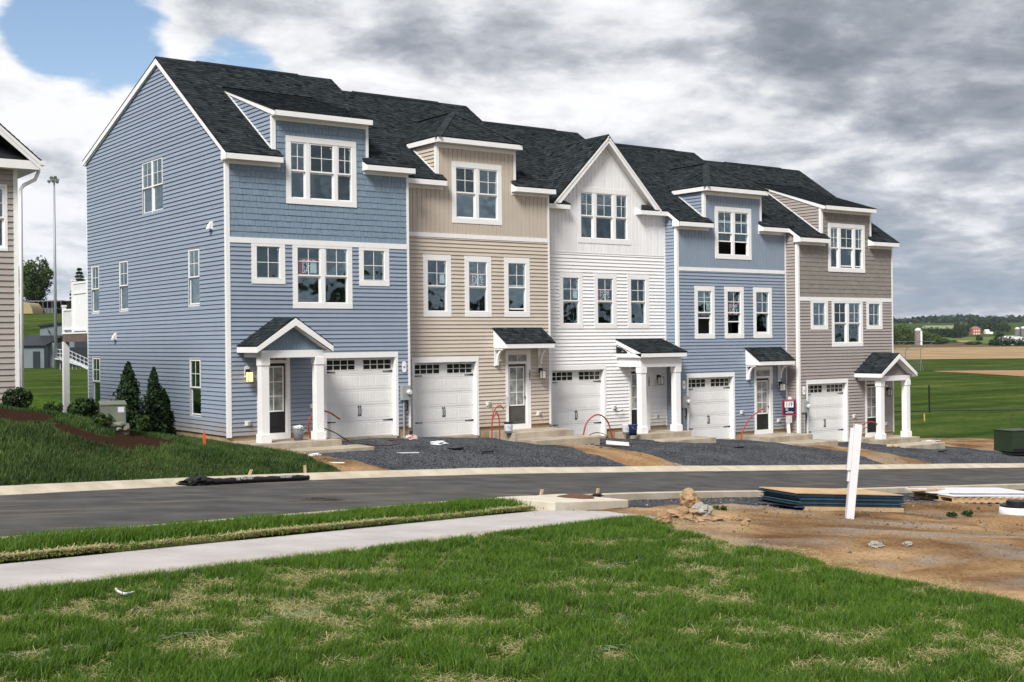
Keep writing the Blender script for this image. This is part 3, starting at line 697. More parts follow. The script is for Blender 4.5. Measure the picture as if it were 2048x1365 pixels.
def front_door(parent, u0, mirrored, colr, ztop):
    """surround from u0 to u0+1.06"""
    F = FRONT; u1 = u0+1.06; a0, a1 = (u0+.11, u0+.90) if not mirrored else (u0+.16, u0+.95); sr = MB()
    sr.box(u0, a0, -.032, 0, -.14, ztop); sr.box(a1, u1, -.032, 0, -.14, ztop); sr.box(a0, a1, -.030, 0, 2.40, ztop); sr.box(a0, a1, -.028, 0, 2.085, 2.17); sr.box(a0, a1, -.03, 0, -.14, .035)
    sr.box(a0, a0+.02, -.002, .12, .035, 2.085); sr.box(a1-.02, a1, -.002, .12, .035, 2.085)
    sr.build('door_surround', M_TRIM, parent)
    M = mat('door_paint_'+colr, {'dark': (.016, .017, .018), 'grey': (.085, .080, .072)}[colr], .4, .08, 4)
    d = MB(); g0, g1 = a0+.11, a1-.11; d.box(a0+.02, a1-.02, .055, .1, .035, 2.085)
    for p in ((g0, g1, .17, .55),): d.box(p[0], p[1], .045, .055, p[2], p[3]); d.box(p[0]+.05, p[1]-.05, .037, .045, p[2]+.05, p[3]-.05)
    door = d.build('door', M, parent, bevel=.004)
    fr = MB(); fr.box(g0-.04, g1+.04, .035, .055, .655, .695); fr.box(g0-.04, g1+.04, .035, .055, 1.955, 1.995); fr.box(g0-.04, g0, .035, .055, .695, 1.955); fr.box(g1, g1+.04, .035, .055, .695, 1.955)
    c = (g0+g1)/2; fr.box(c-.011, c+.011, .038, .05, .695, 1.955)
    for z in (1.115, 1.535): fr.box(g0, c-.011, .0385, .05, z-.011, z+.011); fr.box(c+.011, g1, .0385, .05, z-.011, z+.011)
    fr.build('glazing_frame', M_TRIM, door)
    MG = mat('door_glass', (.09, .10, .095), .10, .5, 5, .7, 26, spec=.9, col2=(.36, .37, .35))
    for i in range(2):
        for j in range(3):
            x0, x1 = ((g0, c-.011), (c+.011, g1))[i]; z0 = .695+j*.42; MB().box(x0, x1, .047, .053, z0+.004, z0+.416).build('pane', MG, door)
    tr = MB().box(a0+.03, a1-.03, -.012, -.004, 2.185, 2.385).build('transom', MG, parent)
    MB().box((a0+a1)/2-.008, (a0+a1)/2+.008, -.018, -.011, 2.185, 2.385).build('grille', M_TRIM, tr)
    kx = a1-.075 if not mirrored else a0+.075
    MB().lathe([(.012, 0), (.012, .03), (.03, .035), (.034, .055), (.02, .07)], 12, (0, 0, 0)).build('knob', M_BLACK, door).matrix_local = Matrix.Translation((kx, .055, .95)) @ Matrix.Rotation(math.radians(90), 4, 'X')
def column(parent, x, y, zb, zt):
    mb = MB(); w = .125; mb.box(x-w, x+w, y-w, y+w, zb+.24, zt-.22); mb.box(x-.165, x+.165, y-.165, y+.165, zb, zb+.24); mb.box(x-.145, x+.145, y-.145, y+.145, zt-.22, zt)
    return mb.build('column', M_TRIM, parent, bevel=.008)

SLOPE = .68; EY, EZ = -.32, 8.13; RY = 5.17; RZ = EZ+SLOPE*(RY-EY); CF = 1/math.sqrt(1+SLOPE**2); BZ, BY = 9.46, 12.72
def roof_z(y): return EZ+SLOPE*(y-EY)
def vy(y): return (y-EY)/CF
def house(i, typ, Yf, Z0, lap, top, label, number):
    base = Vector((UW*i, Yf, Z0)); H = thing('townhouse', base, label, 'house', 'attached town houses in one row')
    mir = (i == 0)                                               # first house has its porch on the left
    gar0 = 3.15 if mir else .54; dr0 = .88 if mir else 4.16; pc = 1.46 if mir else 4.65
    # ---- openings in the front wall
    wins = []
    if typ == 'A':
        band = (5.58, 5.74)
        wins += [dict(u0=.75, u1=1.82, z0=4.41, z1=5.58, cas=(.165, .165, .17, .075), lights=[(.93, 1.65)], gz0=4.59, gz1=5.49, rail=None, single=True),
                 dict(u0=2.06, u1=4.06, z0=3.70, z1=5.58, cas=(.165, .165, .165, .07), lights=[(2.23, 2.95), (3.18, 3.89)], gz0=3.89, gz1=5.50, rail=4.69),
                 dict(u0=4.30, u1=5.37, z0=4.41, z1=5.58, cas=(.165, .165, .17, .075), lights=[(4.47, 5.19)], gz0=4.59, gz1=5.49, rail=None, single=True),
                 dict(u0=1.88, u1=4.24, z0=6.80, z1=8.81, cas=(.165, .165, .165, .165), lights=[(2.05, 2.48), (2.70, 3.43), (3.64, 4.07)], gz0=7.01, gz1=8.60, rail=7.80)]
        if i == 4: wins[-1]['opening'] = {1: .07, 2: .07}
    else:
        band = (6.28, 6.42) if typ == 'B' else None
        for k, u in enumerate((.90, 2.52, 4.14)): wins.append(dict(u0=u, u1=u+1.08, z0=3.69, z1=5.71, cas=(.175, .175, .175, .185), lights=[(u+.19, u+.895)], gz0=3.89, gz1=5.51, rail=4.70))
        if i == 1: wins[2]['opening'] = {0: .10}
        if i == 3: wins[0]['opening'] = {0: .62}; wins[1]['opening'] = {0: .48}; wins[2]['opening'] = {0: .05}
        if typ == 'B': wins.append(dict(u0=2.05, u1=4.07, z0=6.79, z1=8.82, cas=(.17, .17, .17, .18), lights=[(2.23, 2.95), (3.17, 3.89)], gz0=7.01, gz1=8.60, rail=7.81))
        else: wins.append(dict(u0=1.76, u1=4.34, z0=6.80, z1=8.83, cas=(.18, .18, .18, .19), lights=[(1.95, 2.48), (2.70, 3.42), (3.65, 4.15)], gz0=7.01, gz1=8.60, rail=7.80))
        if i == 3: wins[-1]['opening'] = {0: .50, 1: .50}
    if i in (0,): wins[1]['sticker'] = (2.66, 4.77, .23, .36)
    if i in (1, 2, 3): wins[0]['sticker'] = (1.55, 4.77, .22, .34)
    cut = [(w['u0'], w['u1'], w['z0'], w['z1']) for w in wins]
    glz = [(w['lights'][0][0]-.045, w['lights'][-1][1]+.045, w['gz0']-.045, w['gz1']+.045) for w in wins]
    low = [(gar0-.095, gar0+2.505, -.3, 2.365), (dr0, dr0+1.06, -.3, 2.42)]
    # ---- shell
    sh = MB(); body = [(0, -.0), (UW, -.0), (UW, 7.95), (0, 7.95)]
    panel(sh, FRONT, body, glz+[(gar0, gar0+2.41, -.0, 2.2), (dr0+.12, dr0+.94, .0, 2.08)])
    D0, D1 = 1.465, 4.64
    if typ == 'C':
        rect = [(1.3, 7.95), (4.8, 7.95), (4.8, 8.95), (1.3, 8.95)]; panel(sh, FRONT, rect, glz)
        for pl in ([(.5, 7.95), (1.3, 7.95), (1.3, 8.9)], [(4.8, 7.95), (5.6, 7.95), (4.8, 8.9)], [(1.3, 8.95), (4.8, 8.95), (3.05, 10.62)]):
            sh.add([(u, 0, z) for u, z in pl], [(0, 1, 2)])
    else: panel(sh, FRONT, [(D0, 7.95), (D1, 7.95), (D1, 9.4), (D0, 9.4)], glz)
    gable = [(0, 0.), (12.6, 0.), (12.6, 9.40), (RY, RZ-.06), (0, roof_z(0)-.06)]
    lw = []
    if i == 0:
        for (y0, y1, z0, z1) in ((11.25, 12.15, 3.82, 5.58), (8.21, 9.13, 3.82, 5.58), (1.97, 2.88, 3.82, 5.58), (11.24, 12.14, .48, 2.25), (1.95, 2.85, .48, 2.25)): lw.append(dict(u0=-y1, u1=-y0, z0=z0, z1=z1, cas=None, lights=[(-y1+.09, -y0-.09)], gz0=z0+.09, gz1=z1-.09, rail=(z0+z1)/2, thin=True, sash=.04))
        lw.append(dict(u0=-6.79, u1=-4.89, z0=6.93, z1=8.69, cas=None, lights=[(-6.70, -5.90), (-5.78, -4.98)], gz0=7.02, gz1=8.60, rail=7.80, thin=True, sash=.04))
    lcut = [(w['u0'], w['u1'], w['z0'], w['z1']) for w in lw]
    panel(sh, LEFT, [(-y, z) for y, z in gable], [(a+.04, b-.04, c+.04, d-.04) for a, b, c, d in lcut])
    panel(sh, RIGHT, gable, []); sh.add([(0, 12.6, 0), (UW, 12.6, 0), (UW, 12.6, 9.4), (0, 12.6, 9.4)], [(0, 1, 2, 3)])
    sh.build('wall', SID[lap], H)
    it = MB()
    for z in (2.9, 6.1): it.box(.12, UW-.12, .25, 12.4, z-.15, z)
    it.box(.12, UW-.12, .25, 12.4, -.2, -.05); it.box(.12, UW-.12, 4.6, 4.7, 0, 2.75); it.box(.12, UW-.12, 2.9, 3.0, 2.9, 5.95); it.box(.12, UW-.12, 2.9, 3.0, 6.1, 8.8); it.box(.3, UW-.3, 1.4, 4.6, 8.85, 8.95)
    it.box(3.0, 3.1, .4, 4.55, -.05, 2.75)
    it.build('interior', M_DRY, H)
    fo = MB(); fx0, fx1 = .025, UW-.025; g0_, g1_ = gar0-.02, gar0+2.43
    fo.prism([(fx0, .025, -1.1), (g0_, .025, -1.1), (g0_, .22, -1.1), (g1_, .22, -1.1), (g1_, .025, -1.1), (fx1, .025, -1.1), (fx1, 12.55, -1.1), (fx0, 12.55, -1.1)], (0, 0, 1.098))
    fo.build('foundation', M_FOUND, H)
    MB().box(gar0-.02, gar0+2.43, -.06, .215, -1.0, -.245).build('garage_sill', M_CONC, H)
    if i == 0: pass
    # ---- cladding
    ls = SID[lap]; ts = SID[top]; cw = .09
    u_lo = cw if i in (0, 3, 4) else 0.0; u_hi = UW-.075
    if typ == 'A':
        siding(H, FRONT, [(u_lo, 0), (u_hi, 0), (u_hi, band[0]), (u_lo, band[0])], cut+low, ls)
        rows = []; z = band[1]; dh = .178
        while z < 9.23:
            t = min(z+dh, 9.23)
            if (z+t)/2 < 7.85: rows.append((z, min(t, 7.86), u_lo, u_hi))
            else: rows.append((z, t, D0+.11, D1-.06))
            if (z+t)/2 < 7.85 < t: rows.append((7.86, t, D0+.11, D1-.06))
            z = t
        rows.append((7.86, 8.0, 1.69, 4.47)) if False else None
        shakes(H, FRONT, rows, cut, ts, 300 if i == 0 else 0)
        MB().box(u_lo, u_hi, -.036, 0, band[0]+.001, band[1]).build('band_board', M_TRIM, H)
    elif typ == 'B':
        siding(H, FRONT, [(u_lo, 0), (u_hi, 0), (u_hi, band[0]), (u_lo, band[0])], cut+low, ls)
        vboards(H, FRONT, u_lo, u_hi, band[1], lambda u: 9.23 if D0+.1 < u < D1-.05 else 7.86, cut, ts)
        MB().box(u_lo, u_hi, -.036, 0, band[0]+.001, band[1]).build('band_board', M_TRIM, H)
    else:
        siding(H, FRONT, [(u_lo, 0), (u_hi, 0), (u_hi, 6.42), (u_lo, 6.42)], cut+low, ls)
        def gtop(u):
            g = 10.62-abs(u-3.05)
            return max(min(g, 10.6), 7.86) if .6 < u < 5.5 else 7.86
        vboards(H, FRONT, u_lo, u_hi, 6.46, gtop, cut, ts)
        MB().box(u_lo, u_hi, -.030, 0, 6.421, 6.459).build('band_board', SID['white'], H)
    # corner boards
    cb = MB()
    if i in (0, 3, 4): MB().prism([(-.03, -.033, -.03), (cw, -.033, -.03), (cw, 0, -.03), (0, 0, -.03), (0, cw, -.03), (-.03, cw, -.03)], (0, 0, 7.98)).build('corner_board', M_TRIM, H)
    cb.box(u_hi, UW, -.033, 0, -.03, 7.95); cb.build('corner_board', M_TRIM, H)
    if i == 0:
        siding(H, LEFT, [(-y, z) for y, z in [(cw, 0.), (12.52, 0.), (12.52, 9.38), (RY, RZ-.10), (cw, roof_z(cw)-.12)]], lcut, ls)
        MB().box(-.03, 0, 12.52, 12.6, 0, 9.40).build('corner_board', M_TRIM, H)
        for w in lw: window(H, LEFT, **w)
    elif i in (3, 4):
        siding(H, LEFT, [(-.62, 0), (-cw, 0), (-cw, 7.96), (-.62, 8.2)], [], ls)
    for k, w in enumerate(wins): window(H, FRONT, **w)
    # ---- roof
    slab = MB(); sg = MB(); uv = ((1, 0, 0), (0, CF, SLOPE*CF)); O = (0, EY, EZ)
    xl = -.11 if i in (0, 3, 4) else -.02; xr = UW+(.09 if i != 3 and i != 2 else -.01)
    if typ == 'A':
        vm = vy(3.62)
        roof_piece(slab, sg, [(xl, 0), (1.66, 0), (1.66, vy(.02)), (xl, vy(.02))], O, *uv); roof_piece(slab, sg, [(xl, vy(.02)), (D0, vy(.02)), (D0, vy(RY)), (xl, vy(RY))], O, *uv)
        roof_piece(slab, sg, [(4.46, 0), (xr, 0), (xr, vy(.02)), (4.46, vy(.02))], O, *uv); roof_piece(slab, sg, [(D1, vy(.02)), (xr, vy(.02)), (xr, vy(RY)), (D1, vy(RY))], O, *uv)
        roof_piece(slab, sg, [(D0, vm), (D1, vm), (D1, vy(RY)), (D0, vy(RY))], O, *uv)
        ds = (10.80-9.50)/(3.68+.32); c = 1/math.sqrt(1+ds*ds)
        roof_piece(slab, sg, [(D0-.06, 0), (D1+.04, 0), (D1+.04, 4.0/c), (D0-.06, 4.0/c)], (0, -.32, 9.50), (1, 0, 0), (0, c, ds*c))
    elif typ == 'B':
        vm = vy(1.7)
        roof_piece(slab, sg, [(xl, 0), (1.68, 0), (1.68, vy(.02)), (xl, vy(.02))], O, *uv); roof_piece(slab, sg, [(xl, vy(.02)), (D0, vy(.02)), (D0, vy(RY)), (xl, vy(RY))], O, *uv)
        roof_piece(slab, sg, [(4.48, 0), (xr, 0), (xr, vy(.02)), (4.48, vy(.02))], O, *uv); roof_piece(slab, sg, [(D1, vy(.02)), (xr, vy(.02)), (xr, vy(RY)), (D1, vy(RY))], O, *uv)
        roof_piece(slab, sg, [(D0, vm), (D1, vm), (D1, vy(RY)), (D0, vy(RY))], O, *uv)
        e0, e1, ez = 1.32, 4.78, 9.55; hc = (e0+e1)/2; hw = (e1-e0)/2; hz_ = ez+.68*hw; ay = -.32+hw; by = EY+(hz_-EZ)/SLOPE; sy = EY+(ez-EZ)/SLOPE
        L_ = hw/CF
        roof_piece(slab, sg, [(e0, 0), (e1, 0), (hc, L_)], (0, -.32, ez), (1, 0, 0), (0, CF, .68*CF), .04)
        roof_piece(slab, sg, [(-.32, 0), (sy, 0), (by, L_), (ay, L_)], (e0, 0, ez), (0, 1, 0), (CF, 0, .68*CF), .04)
        roof_piece(slab, sg, [(-.32, 0), (sy, 0), (by, L_), (ay, L_)], (e1, 0, ez), (0, 1, 0), (-CF, 0, .68*CF), .04)
        hipm = MB()
        for (p, q) in (((e0, -.32, ez), (hc, ay, hz_)), ((e1, -.32, ez), (hc, ay, hz_)), ((hc, ay, hz_), (hc, by, hz_))):
            p, q = Vector(p), Vector(q); n = max(3, int((q-p).length/.16)); d = (q-p)/n; sd = d.cross(Vector((0, 0, 1))).normalized()
            for k in range(n):
                a = p+d*k; b = p+d*(k+1.15); hgt = .03; dn = Vector((0, 0, -.055))
                hipm.add([a+Vector((0, 0, hgt+.012)), b+Vector((0, 0, hgt)), a+sd*.13+dn+Vector((0, 0, hgt+.012)), b+sd*.13+dn+Vector((0, 0, hgt)), a-sd*.13+dn+Vector((0, 0, hgt+.012)), b-sd*.13+dn+Vector((0, 0, hgt)), a, a+sd*.13+dn, a-sd*.13+dn], [(0, 1, 3, 2), (0, 4, 5, 1), (0, 2, 7, 6), (0, 6, 8, 4)], random.uniform(.45, .8))
        hipm.build('hip_cap', M_ROOF, H)
    else:
        vm = vy(.34)
        roof_piece(slab, sg, [(xl, vm), (xr, vm), (xr, vy(RY)), (xl, vy(RY))], O, *uv)
        roof_piece(slab, sg, [(xl, 0), (.62, 0), (.62, vm), (xl, vm)], O, *uv); roof_piece(slab, sg, [(5.48, 0), (xr, 0), (xr, vm), (5.48, vm)], O, *uv)
        # little returns at the foot of the gable
        for (a, b, mid) in ((.62, 1.24, 1), (5.48, 4.60, -1)):
            P = [(a, EY, EZ), (b, EY, EZ), (b-mid*.28, -.02, EZ+.20), (a, -.02, EZ+.20)]; slab.prism(P, (0, 0, -.03))
            sg.add([Vector(q)+Vector((0, 0, .012)) for q in P], [(0, 1, 2, 3)], .4)
        az = 10.76; gy = EY+(az-EZ)/SLOPE; c = math.sqrt(.5)
        lf = az-8.13                                                # run to the eave height
        for sgn in (1, -1):
            O2 = (3.05+sgn*lf, 0, 8.13); pl = [(-.30, 0), (.0, 0), (gy, lf/c), (-.30, lf/c)]
            roof_piece(slab, sg, pl, O2, (0, 1, 0), (-sgn*c, 0, c), .05)
        ra = MB(); so_ = MB()
        for sgn in (1, -1):
            d = Vector((-sgn*c, 0, c)); n = Vector((sgn*c, 0, c)); p0 = Vector((3.05+sgn*lf, 0, 8.13)); p1 = Vector((3.05, 0, az))
            A = [p0-n*.05, p1-n*.05-Vector((0, 0, .02)), p1-Vector((0, 0, .30)), p0+d*.0-n*.05-d*.0+Vector((-sgn*.155, 0, -.155+.02))]
            ra.prism([Vector((q.x, -.315, q.z)) for q in A], (0, .035, 0))
            A2 = [p0-n*.035, p1-n*.035-Vector((0, 0, .02)), p1-n*.035-Vector((0, 0, .11)), p0-n*.035-n*.06]
            ra.prism([Vector((q.x, -.332, q.z)) for q in A2], (0, .016, 0))
            so_.add([Vector((p0.x-sgn*.17, -.29, p0.z-.15)), Vector((3.05, -.29, az-.31)), Vector((3.05, 0, az-.31)), Vector((p0.x-sgn*.17, 0, p0.z-.15))], [(0, 1, 2, 3)])
            fz = MB(); B = [p0-n*.23, p1-Vector((0, 0, .33)), p1-Vector((0, 0, .45)), p0-n*.23-n*.085]
            fz.prism([Vector((q.x, -.03, q.z)) for q in B], (0, .03, 0)).build('frieze_board', M_TRIM, H)
        ra.build('rake_board', M_TRIM, H); so_.build('soffit', M_SOFFIT, H)
        gr = MB()
        for k in range(int((gy+.3)/.16)):
            y0 = -.30+k*.16; y1 = y0+.19; gr.add([(3.05, y0, az+.03), (3.05, y1, az+.02), (3.17, y0, az-.085), (3.17, y1, az-.095), (2.93, y0, az-.085), (2.93, y1, az-.095)], [(0, 1, 3, 2), (0, 4, 5, 1)], random.uniform(.4, .7))
        gr.build('ridge_cap', M_ROOF, H)
    # rear slope as plain slab with the same shingles coarse
    rs = (RZ-BZ)/(BY-RY); slab.prism([(xl, RY, RZ), (xr, RY, RZ), (xr, BY, BZ), (xl, BY, BZ)], (0, 0, -.05))
    slab.t = [.4]*len(slab.v)
    rf = slab.build('roof', M_ROOF, H); sg.build('shingles', M_ROOF, rf, kind='stuff')
    rc = MB(); rc.prism([(1.25, RY-.16, RZ-.06), (1.25, RY, RZ+.045), (1.25, RY+.16, RZ-.01), (1.25, RY+.16, RZ-.04), (1.25, RY, RZ-.0), (1.25, RY-.16, RZ-.10)], (3.65, 0, 0)); rc.t = [.3]*len(rc.v); rc.build('ridge_vent', M_ROOF, rf)
    for a, b in ((xl, 1.25), (4.9, xr)):
        rc = MB().prism([(a, RY-.13, RZ-.075), (a, RY, RZ+.015), (a, RY+.13, RZ-.03)], (b-a, 0, 0)); rc.t = [.45]*len(rc.v); rc.build('ridge_cap', M_ROOF, rf)
    # ---- eaves
    def eave(a, b, ez, ey=EY, cap=True, nm='eave', fr=None):
        m_ = MB(); m_.box(a, b, ey+.004, ey+.03, ez-.185, ez-.028); m_.box(a, b, ey+.031, -.001, ez-.182, ez-.165)
        for e in (a, b): m_.prism([(e-.006, ey+.03, ez-.18), (e-.006, -.002, ez-.18), (e-.006, -.002, ez-.03+SLOPE*.2), (e-.006, ey+.03, ez-.035)], (.012, 0, 0))
        m_.build(nm, M_TRIM, H)
        f0, f1 = fr or (a, b); MB().box(f0, f1, -.034, 0, ez-.285, ez-.183).build('frieze_board', M_TRIM, H)
    if typ == 'A': segs = [(xl+.0, 1.66, u_lo, 1.69), (4.46, xr, 4.49, UW)]
    elif typ == 'B': segs = [(xl, 1.68, u_lo, 1.70), (4.48, xr, 4.47, UW)]
    else: segs = [(xl, 1.22, u_lo, 1.26), (4.60, xr, 4.80, UW)]
    for a, b, f0, f1 in segs: eave(a, b, EZ, fr=(f0, f1))
    # rakes along the open gable ends
    for (x0, x1, use) in ((xl, xl+.03, i in (0, 3, 4)), (xr-.03, xr, True)):
        if not use: continue
        rk = MB(); hgt = .17; n = Vector((0, -SLOPE*CF, CF))
        def sl(y, off): return (y, roof_z(y)-off)
        a, b = EY+.01, RY; yb = BY
        rk.prism([(x0, a, roof_z(a)-.03), (x0, b, roof_z(b)-.045), (x0, b, roof_z(b)-.045-hgt*1.15), (x0, a, roof_z(a)-.03-hgt)], (x1-x0, 0, 0))
        rk.prism([(x0, b+.001, RZ-.045), (x0, yb, BZ-.03), (x0, yb, BZ-.03-hgt), (x0, b+.001, RZ-.045-hgt*1.15)], (x1-x0, 0, 0))
        if x0 < 0:
            rk.prism([(x1, 0, roof_z(0)-.19), (x1, b, RZ-.215), (x1, yb-.1, BZ-.20), (x1, yb-.1, BZ-.215), (x1, b, RZ-.23), (x1, 0, roof_z(0)-.205)], (.115, 0, 0)) if i == 0 else None
            rk.box(x0+.001, 0, EY+.02, -.0, EZ-.20, EZ-.16)
            rk.prism([(x0+.002, a+.002, EZ-.19), (x0+.002, .10, EZ-.19), (x0+.002, .10, EZ+.06), (x0+.002, a+.002, EZ-.04)], (.026, 0, 0))
        rk.build('rake_board', M_TRIM, H)
    # ---- dormer
    if typ != 'C':
        dmo = MB().box(D0+.01, D1-.01, .01, .03, 9.30, 9.40).build('dormer', M_TRIM, H)
        for x in (D0, D1):
            if typ == 'A': pts = [(x, .0, roof_z(0)-.1), (x, 0, 9.5), (x, 3.6, 10.72), (x, 3.6, 10.6)]
            else: pts = [(x, 0, roof_z(0)), (x, 0, 9.42), (x, 2.0, 9.42)]
            MB().add(pts, [tuple(range(len(pts)))]).build('cheek', ls, dmo)
        FD = VF((D0, 0, 0), (0, -1, 0), (-1, 0, 0))
        if typ == 'A':
            ds = .325; yy = lambda z: 0
            poly = [(-.085, roof_z(.085)+.03), (-.085, 9.50-.06+ds*.32), (-3.45, 9.42+ds*3.7)]
        else: poly = [(-.085, roof_z(.085)+.03), (-.085, 9.38), (-1.55, 9.38)]
        siding(dmo, FD, poly, [], ls, z0=roof_z(0)+.01)
        FDR = VF((D1, 0, 0), (0, 1, 0), (1, 0, 0)); siding(dmo, FDR, [(-a, z) for a, z in poly][::-1], [], ls, z0=roof_z(0)+.01)
        MB().box(D0-.03, D0+.09, -.034, 0, 8.36, 9.38).box(D0-.03, D0, .0, .085, 8.38, 9.38).build('corner_board', M_TRIM, dmo); MB().box(D1-.06, D1+.03, -.034, 0, 8.36, 9.38).box(D1, D1+.03, 0, .085, 8.38, 9.38).build('corner_board', M_TRIM, dmo)
        MB().prism([(D0-.012, .085, roof_z(.085)+.0), (D0-.012, .085, roof_z(.085)+.055), (D0-.012, 3.2 if typ == 'A' else 1.7, roof_z(3.2 if typ == 'A' else 1.7)+.05), (D0-.012, 3.2 if typ == 'A' else 1.7, roof_z(3.2 if typ == 'A' else 1.7))], (-.03, 0, 0)).build('flashing', M_TRIM, dmo)
        MB().box(D0+.09, D1-.06, -.03, 0, 9.23, 9.36).build('frieze_board', M_TRIM, dmo)
        if typ == 'A':
            e = MB(); a, b = D0-.05, D1+.03; e.box(a, b, -.318, -.29, 9.325, 9.475); e.box(a, b, -.289, -.0, 9.335, 9.35); ds = .325
            for x in (a, b-.025):
                e.prism([(x, -.315, 9.475), (x, 3.55, 9.475+ds*3.865), (x, 3.30, 9.475+ds*3.865-.17), (x, .02, 9.37+ds*.1), (x, -.29, 9.325), (x, -.315, 9.325)], (.025, 0, 0))
            e.build('eave', M_TRIM, dmo)
        else:
            e = MB(); a, b = 1.335, 4.765; ez = 9.55; e.box(a, b, -.312, -.285, ez-.185, ez-.03); e.box(a+.02, b-.02, -.284, 0, ez-.178, ez-.165)
            e.box(a, a+.025, -.284, 1.62, ez-.185, ez-.03); e.box(b-.025, b, -.284, 1.62, ez-.185, ez-.03); e.box(a+.026, D0, -.0, 1.6, ez-.177, ez-.165); e.box(D1, b-.026, -.0, 1.6, ez-.177, ez-.165)
            e.build('eave', M_TRIM, dmo)
    # ---- ground floor
    garage(H, gar0); front_door(H, dr0, mir, 'grey' if i == 1 else 'dark', 2.42 if typ in 'A' else (2.56 if typ == 'B' else 2.42))
    sw = 1 if not mir else -1
    def slabpart(x0, x1, y0, y1, z1, th): return MB().box(x0, x1, y0, y1, z1-th, z1).build('porch_slab', M_CONC, H, bevel=.012)
    if mir: slabpart(.10, 2.85, -1.50, .02, -.14, .5); slabpart(.55, 3.35, -2.5, -1.502, -.31, .5)
    else: slabpart(3.48, 6.0, -1.40, .02, -.14, .6); slabpart(3.62, 6.3, -2.40, -1.402, -.345, .9)
    if typ == 'A':
        ew = 1.19; ez = 2.60; pz = 3.41; fy = -1.40; c2 = 1/math.sqrt(1+((pz-ez)/ew)**2); po = MB(); ps = MB(); pk = (pz-ez)/ew
        porch = MB().box(pc-.98, pc+.98, -1.20, -.94, 2.26, 2.47).box(pc-.98, pc-.80, -.939, -.03, 2.27, 2.46).box(pc+.80, pc+.98, -.939, -.03, 2.27, 2.46).build('porch', M_TRIM, H)
        for sgn in (-1, 1): roof_piece(po, ps, [(fy, 0), (.0, 0), (.0, ew/c2), (fy, ew/c2)], (pc+sgn*ew, 0, ez), (0, 1, 0), (-sgn*c2, 0, pk*c2), .04)
        po.t = [.4]*len(po.v); po.build('porch_roof', M_ROOF, porch); ps.build('porch_shingles', M_ROOF, porch, kind='stuff')
        rk = MB(); bb = .165
        for sgn in (-1, 1):
            rk.prism([(pc+sgn*(ew+.0), fy-.015, ez-.03), (pc, fy-.015, pz-.03), (pc, fy-.015, pz-.03-bb*1.25), (pc+sgn*(ew-.0), fy-.015, ez-.03-bb*.95)], (0, .03, 0))
            rk.box(min(pc+sgn*ew, pc+sgn*(ew-.028)), max(pc+sgn*ew, pc+sgn*(ew-.028)), fy+.02, -.02, ez-.19, ez-.03)
            rk.prism([(pc+sgn*(ew-.03), fy+.02, ez-.175), (pc+sgn*.95, fy+.02, ez-.175), (pc+sgn*.95, -.02, ez-.175), (pc+sgn*(ew-.03), -.02, ez-.175)], (0, 0, .012))
        rk.build('rake_board', M_TRIM, porch)
        so2 = MB()
        for sgn in (-1, 1): so2.add([(pc+sgn*(ew-.05), fy+.016, ez-.19), (pc, fy+.016, pz-.235), (pc, -1.06, pz-.235), (pc+sgn*(ew-.05), -1.06, ez-.19)], [(0, 1, 2, 3)])
        so2.build('soffit', M_SOFFIT, porch)
        tb = MB().add([(pc-.98, -1.06, 2.47), (pc+.98, -1.06, 2.47), (pc+.98, -1.06, 2.56), (pc, -1.06, 2.56+.98*pk), (pc-.98, -1.06, 2.56)], [(0, 1, 2, 3, 4)]); tb.build('gable_wall', SID[top], porch)
        FP = VF((0, -1.06, 0), (1, 0, 0), (0, -1, 0)); rows = []; z = 2.475
        while z < 3.1: w = .98-(z+.1-2.47)/pk; rows.append((z, z+.17, pc-w, pc+w)); z += .17
        sm = MB()
        for z0, z1, a, b in rows:
            u = a
            while u < b-.02: e = min(u+random.choice((.1, .14, .18)), b); sm.frame(FP, u+.003, e-.003, 0, .02, z0, z1); u = e
        sm.build('gable_shakes', SID[top], porch, kind='stuff')
        cb2 = MB(); 
        for sgn in (-1, 1): column(porch, pc+sgn*.86, -1.07, -.14, 2.26)
        ce = MB().box(pc-.8, pc+.8, -.939, -.03, 2.44, 2.455).build('ceiling', M_SOFFIT, porch)
    elif typ == 'B':
        a, b = 3.66, 5.68; zt, ze, fy = 3.33, 2.80, -.80; po = MB(); ps = MB(); L_ = math.hypot(zt-ze, -fy); vv = (0, -fy/L_, (zt-ze)/L_)
        can = MB().prism([(a, -.03, zt-.04), (a, fy+.03, ze-.03), (a, fy+.03, ze-.17), (a, -.03, ze-.17)], (.03, 0, 0)).prism([(b-.03, -.03, zt-.04), (b-.03, fy+.03, ze-.03), (b-.03, fy+.03, ze-.17), (b-.03, -.03, ze-.17)], (.03, 0, 0)).box(a, b, fy, fy+.03, ze-.175, ze-.03).box(a+.03, b-.03, fy+.03, -.03, ze-.172, ze-.155).build('door_canopy', M_TRIM, H)
        roof_piece(po, ps, [(a-.03, 0), (b+.03, 0), (b+.03, L_), (a-.03, L_)], (0, fy-.02, ze), (1, 0, 0), vv, .035); po.t = [.4]*len(po.v); po.build('canopy_roof', M_ROOF, can); ps.build('canopy_shingles', M_ROOF, can, kind='stuff')
        for x in (a+.02, b-.16):
            br = MB(); zz = ze-.175; br.box(x, x+.13, -.06, -.03, 2.03, zz); br.box(x, x+.13, -.52, -.061, zz-.05, zz)
            arc = [(-.06, zz-.05), (-.50, zz-.05)]; n = 9
            pts = [(-.50+.0, zz-.05)]+[(-.09-.41*math.cos(t), zz-.50+.41*math.sin(t)) for t in [math.radians(90-90*k/n) if False else math.radians(90*k/n) for k in range(n, -1, -1)]][:0]
            out = [(-.16-.34*(1-math.cos(math.radians(90*k/n))), 2.06+(zz-.05-2.06)*math.sin(math.radians(90*k/n))) for k in range(n+1)]
